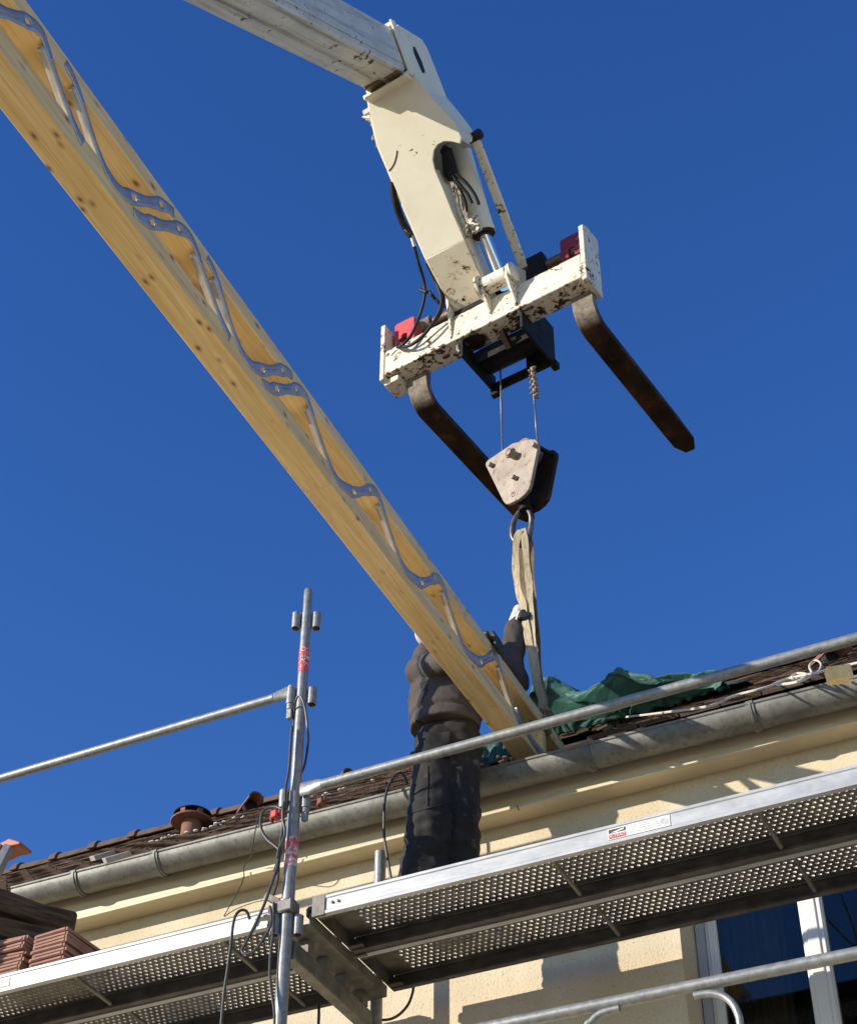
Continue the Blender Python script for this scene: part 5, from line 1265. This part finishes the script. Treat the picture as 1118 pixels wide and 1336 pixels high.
hL = at(683, 786, 'Y', 6.0)
wrL = at(675, 803, 'Y', 5.975); elL = at(666, 880, 'Y', 5.93)
# body: one continuous skin from head to feet (most of it under the clothes)
b = MB()
for h_, k_, a_ in ((hipR, knR, anR), (hipL, knL, anL)):
    b.cap(h_, k_, .075, .055).cap(k_, a_, .052, .040).cap(a_+V((0, .02, -.05)), a_+V((.04, -.14, -.06)), .038, .030)
b.cap((hipR+hipL)/2+V((0, .02, .0)), belly, .06, .085).cap(belly, chest, .10, .11).cap(shR, shL, .058, .058).cap(chest, neck, .09, .055).cap(neck, head, .056, .06)
b.cap(shR, elR, .05, .040).cap(elR, wrR, .040, .029).cap(shL, elL, .05, .040).cap(elL, wrL, .040, .029)
fd = V((.72, -.64, -.15)).normalized(); fs = fd.cross(V((0, 0, 1))).normalized(); fu = fs.cross(fd)
HR = Matrix((fs, fd, fu)).transposed()
b.ell(head+fu*.02, (.076, .096, .105), HR).ell(head+fd*.035-fu*.05, (.056, .062, .062), HR)
b.ell(head+fd*.10-fu*.012, (.013, .020, .020), HR, 10, 6).cap(head+fd*.088+fu*.018, head+fd*.108-fu*.010, .009, .011)
for s_ in (-1, 1): b.ell(head+fs*.077*s_-fu*.005, (.012, .022, .034), HR, 10, 6)
b.ell(head+fd*.088-fu*.055, (.024, .010, .007), HR, 10, 6)
organic('body', b, M['skin'], man, .0095, 4)
for s_ in (-1, 1): MB().ell(head+fd*.083+fs*.033*s_+fu*.022, (.012, .010, .011), HR, 10, 8).build('eye', M['ink_black'], man, world=True)
# cap
c = MB().ell(head+fu*.042-fd*.004, (.086, .105, .088), HR, 20, 12)
c.ell(head+fu*.050+fd*.125, (.066, .062, .008), HR, 16, 6)
c.ell(head-fd*.05-fu*.01, (.079, .062, .075), HR)
organic('cap', c, M['cap'], man, .009, 5)
# trousers
t = MB()
hR, hL = hipR+V((.004, .008, .0)), hipL+V((-.004, 0, .0))
t.cap(hR, knR, .088, .080).cap(hL, knL, .086, .077)
t.cap(hR+V((.02, .01, -.03)), hL+V((-.02, .01, -.03)), .090, .088).ell((hR+hL)/2+V((0, .014, .035)), (.124, .092, .085))
t.cap(knR, anR+V((0, 0, .09)), .081, .078).cap(knL, anL+V((0, 0, .09)), .077, .074)
t.tube([anR+V((0, 0, .18)), anR+V((-.006, -.008, -.085))], [.078, .090], 18).tube([anL+V((0, 0, .18)), anL+V((.004, -.006, -.085))], [.074, .086], 18)
f1 = fold_noise(8, (1, 1, .40), .020, 1.0); f2 = fold_noise(13, (.55, .55, 1.25), .012, 7.0); f3 = fold_noise(26, (.7, .7, 1.1), .004, 2.0)
kz_ = knR.z
def tr_disp(p):
    k = max(0, min(1, (kz_+.18-p.z)/.25)); kn_ = math.exp(-((p.z-kz_+.02)/.09)**2)
    return f1(p)*(.7+.4*k) + f2(p)*(.35+1.2*k+.5*kn_) + f3(p)
camdir = V((.46, -.89, 0))
def tr_pick(p):
    for kn, an in ((knR, anR), (knL, anL)):
        z = p.z + .018*mnoise.noise(p*14)
        if an.z+.10 < z < kn.z+.13:
            t_ = (p.z-an.z)/(kn.z-an.z); c_ = an.lerp(kn, t_); d = V((p.x-c_.x, p.y-c_.y, 0))
            if d.length < .14 and d.normalized().dot(V((.25, -.97, 0))) > .60: return 1
    return 0
trs = organic('trousers', t, [M['trousers'], M['pad']], man, .0085, 4, tr_disp, tr_pick)
from mathutils.bvhtree import BVHTree
def bvh_of(o):
    mw = MW[o.name]; return BVHTree.FromPolygons([mw @ v.co for v in o.data.vertices], [tuple(p.vertices) for p in o.data.polygons])
bt_ = bvh_of(trs)
def snap_patch(name, mat, corners, off, wob=.003, nu=12, nv=12, bv=None):
    """a cloth patch sewn on: a grid laid on the garment's own surface"""
    c = corners; mb = MB()
    def fn(u, v):
        a = (c[0][0]*(1-u)+c[1][0]*u, c[0][1]*(1-u)+c[1][1]*u); b_ = (c[3][0]*(1-u)+c[2][0]*u, c[3][1]*(1-u)+c[2][1]*u)
        px, py = a[0]*(1-v)+b_[0]*v, a[1]*(1-v)+b_[1]*v
        d = ray(px, py).normalized(); hit = bv.ray_cast(CAM, d)
        if hit[0] is None: hit = bv.find_nearest(CAM + d*(hipR-CAM).length)
        n = hit[1] if hit[1].dot(d) < 0 else -hit[1]
        return hit[0] + n*(off + wob*math.sin(u*7+v*3) + wob*mnoise.noise(V((px*.2, py*.2, 1))))
    return mb.grid(fn, nu, nv).build(name, M[mat], man, world=True, ang=180, solid=.005)
snap_patch('tool_pocket', 'pad', [(547, 958), (588, 958), (586, 990), (553, 987)], .010, .004, bv=bt_)
snap_patch('pocket_flap', 'trousers', [(538, 982), (556, 984), (555, 994), (540, 991)], .012, .003, bv=bt_)
snap_patch('leg_seam', 'pad', [(557.5, 1000), (559, 1000), (558.5, 1052), (557, 1052)], .001, .0, 2, 30, bv=bt_)
snap_patch('leg_seam', 'pad', [(538, 1060), (590, 1046), (590.5, 1047.5), (538.5, 1061.5)], .001, .0, 30, 2, bv=bt_)
# sweatshirt
s = MB()
def ring(c_, rx, ry, n=28, rot=.30): return [c_ + V((rx*math.cos(2*math.pi*k/n)*math.cos(rot)-ry*math.sin(2*math.pi*k/n)*math.sin(rot), rx*math.cos(2*math.pi*k/n)*math.sin(rot)+ry*math.sin(2*math.pi*k/n)*math.cos(rot), 0)) for k in range(n)]
def tor(t): return hem_c.lerp(belly, t*2) if t < .5 else belly.lerp(chest, t*2-1)
zt0 = hem_c.z-.012
rg = [(.0, .146, .122), (.055, .149, .126), (.075, .155, .131), (.14, .159, .133), (.26, .158, .126), (.36, .152, .116), (.42, .142, .104)]
span = chest.z-hem_c.z+.12
def axis(dz):
    z = zt0+dz; t = (z-hem_c.z)/(chest.z-hem_c.z); p = hem_c.lerp(chest, t); p.z = z; return p
s.loft([ring(axis(d_), rx, ry) for d_, rx, ry in rg if d_ < span])
s.cap(shR, shL, .070, .070).cap(chest, neck, .115, .074).ell(neck+V((0, .03, .0)), (.085, .085, .05))
s.cap(shR, elR, .072, .058).cap(elR, wrR, .060, .044).cap(shL, elL, .072, .058)
ce_ = wrL-(wrL-elL)*.17
s.cap(elL, ce_, .058, .040).cap(elL+V((-.01, .0, .05)), elL+V((.016, .02, -.035)), .060, .056).cap(ce_+(elL-ce_)*.18, ce_, .046, .042)
g1 = fold_noise(4.5, (1, 1, .6), .006, 3.0)
g2_ = fold_noise(11, (1.3, 1.3, .6), .008, 11.0)
RTI = Matrix.Rotation(.6, 3, 'Y')
def g2(p): return g2_(RTI @ V(p))                                # pull folds slant up towards the raised arm
zh0 = zt0+.062
def hd(p):
    hem = math.exp(-((p.z-zh0)/.010)**2)*-.010
    arm = 1.0 if (p.x > elL.x-.10 and p.y > elL.y-.14) or (p-elR).length < .16 else .0
    lo = 1 if p.z > zh0+.012 else .35
    return ((g1(p)*.9 + g2(p)*(.65+1.3*arm)))*lo + hem
tc_ = axis(.18)
def sw_pick(p):  # wavy black stripe down one side of the torso
    a = math.degrees(math.atan2(p.y-tc_.y, p.x-tc_.x)) % 360; m_ = 249+5*math.sin(p.z*17)+2*math.sin(p.z*41)
    zt_ = shR.z-.10
    if p.z < zt_ and abs(a-m_) < (5.5+2.5*math.sin(p.z*23+1)): return 1
    return 0
organic('sweatshirt', s, [M['hoodie'], M['hoodie_dark']], man, .0085, 4, hd, sw_pick)
# boots
for an in (anR, anL):
    bt = MB().cap(an+V((0, .025, -.06)), an+V((.035, -.15, -.068)), .048, .044).cap(an+V((0, .01, .02)), an+V((0, .02, -.05)), .052, .052)
    organic('boot', bt, M['boot'], man, .010, 3)
# gloves: palm, four unequal bent fingers and a thumb, closed on what they hold
def glove(name, palm_a, palm_b, fingers, thumb, mat, rpalm=.026):
    m = MB().cap(palm_a, palm_b, .030, rpalm)
    for pts, r in fingers + [thumb]:
        for i, (a, b_) in enumerate(zip(pts, pts[1:])): m.cap(a, b_, r*(1-.07*i), r*(1-.07*(i+1)), 10)
    return organic(name, m, mat, man, .0045, 2)
kx = V(jl); ky = -V(ju); kz = V(jw)
def hp_(x_, y_, z_): return gl + kx*x_ + ky*y_ + kz*z_
fr = []
for i, ln in enumerate((.92, 1.04, 1.0, .84)):
    yy = -.036+.025*i
    fr.append(([hp_(-.025, yy*.9, .004), hp_(.022, yy, .012), hp_(.036, yy, -.022*ln), hp_(.030, yy+.003, -.052*ln)], .0118 if i < 3 else .0105))
th_ = ([hp_(-.05, -.03, .0), hp_(-.02, -.072, .004), hp_(.012, -.082, -.012)], .0125)
pm = MB().cap(wrR, hp_(-.055, 0, .006), .030, .030).cap(hp_(-.05, -.026, .004), hp_(-.02, -.030, .006), .022, .018).cap(hp_(-.05, .026, .004), hp_(-.02, .032, .006), .022, .017).cap(hp_(-.05, 0, .004), hp_(-.018, 0, .008), .024, .020)
for pts, r in fr + [th_]:
    for i, (a, b_) in enumerate(zip(pts, pts[1:])): pm.cap(a, b_, r*(1-.06*i), r*(1-.06*(i+1)), 10)
o = organic('glove', pm, M['glove_dark'], man, .0042, 2); o['label'] = 'dark palmed right glove with fingers curled over the joist'
# left hand: closed round the sling
ax = (hL-wrL).normalized(); sx_ = V((.9, .2, .1)); sx_ = (sx_-ax*sx_.dot(ax)).normalized(); nz_ = ax.cross(sx_)
if nz_.y > 0: nz_ = -nz_
def lh(a, s_, n_): return wrL + ax*a + sx_*s_ + nz_*n_
pm = MB().cap(wrL-ax*.045, wrL+ax*.01, .031, .027).cap(wrL, lh(.055, -.006, 0), .030, .024).cap(wrL+ax*.01, lh(.06, .012, 0), .026, .020)
for i, ln in enumerate((1.0, 1.06, 1.0, .82)):
    a0 = .064-.0175*i
    for A_, B_, ra, rb in ((lh(a0, .004, .004), lh(a0+.006, .036, .026), .0122, .0118), (lh(a0+.006, .036, .026), lh(a0+.002, .066*ln, .018), .0116, .0108), (lh(a0+.002, .066*ln, .018), lh(a0-.004, .070*ln, -.010), .0106, .0095)):
        pm.cap(A_, B_, ra, rb, 10)
pm.cap(lh(.03, -.004, -.01), lh(.065, .016, -.030), .013, .012).cap(lh(.065, .016, -.030), lh(.082, .046, -.028), .012, .0105)
o = organic('glove', pm, [M['glove_white'], M['glove_dark']], man, .0042, 2, None, lambda p: 1 if (p-wrL).dot(sx_) > .020 else 0); o['label'] = 'pale left glove gripping the sling'
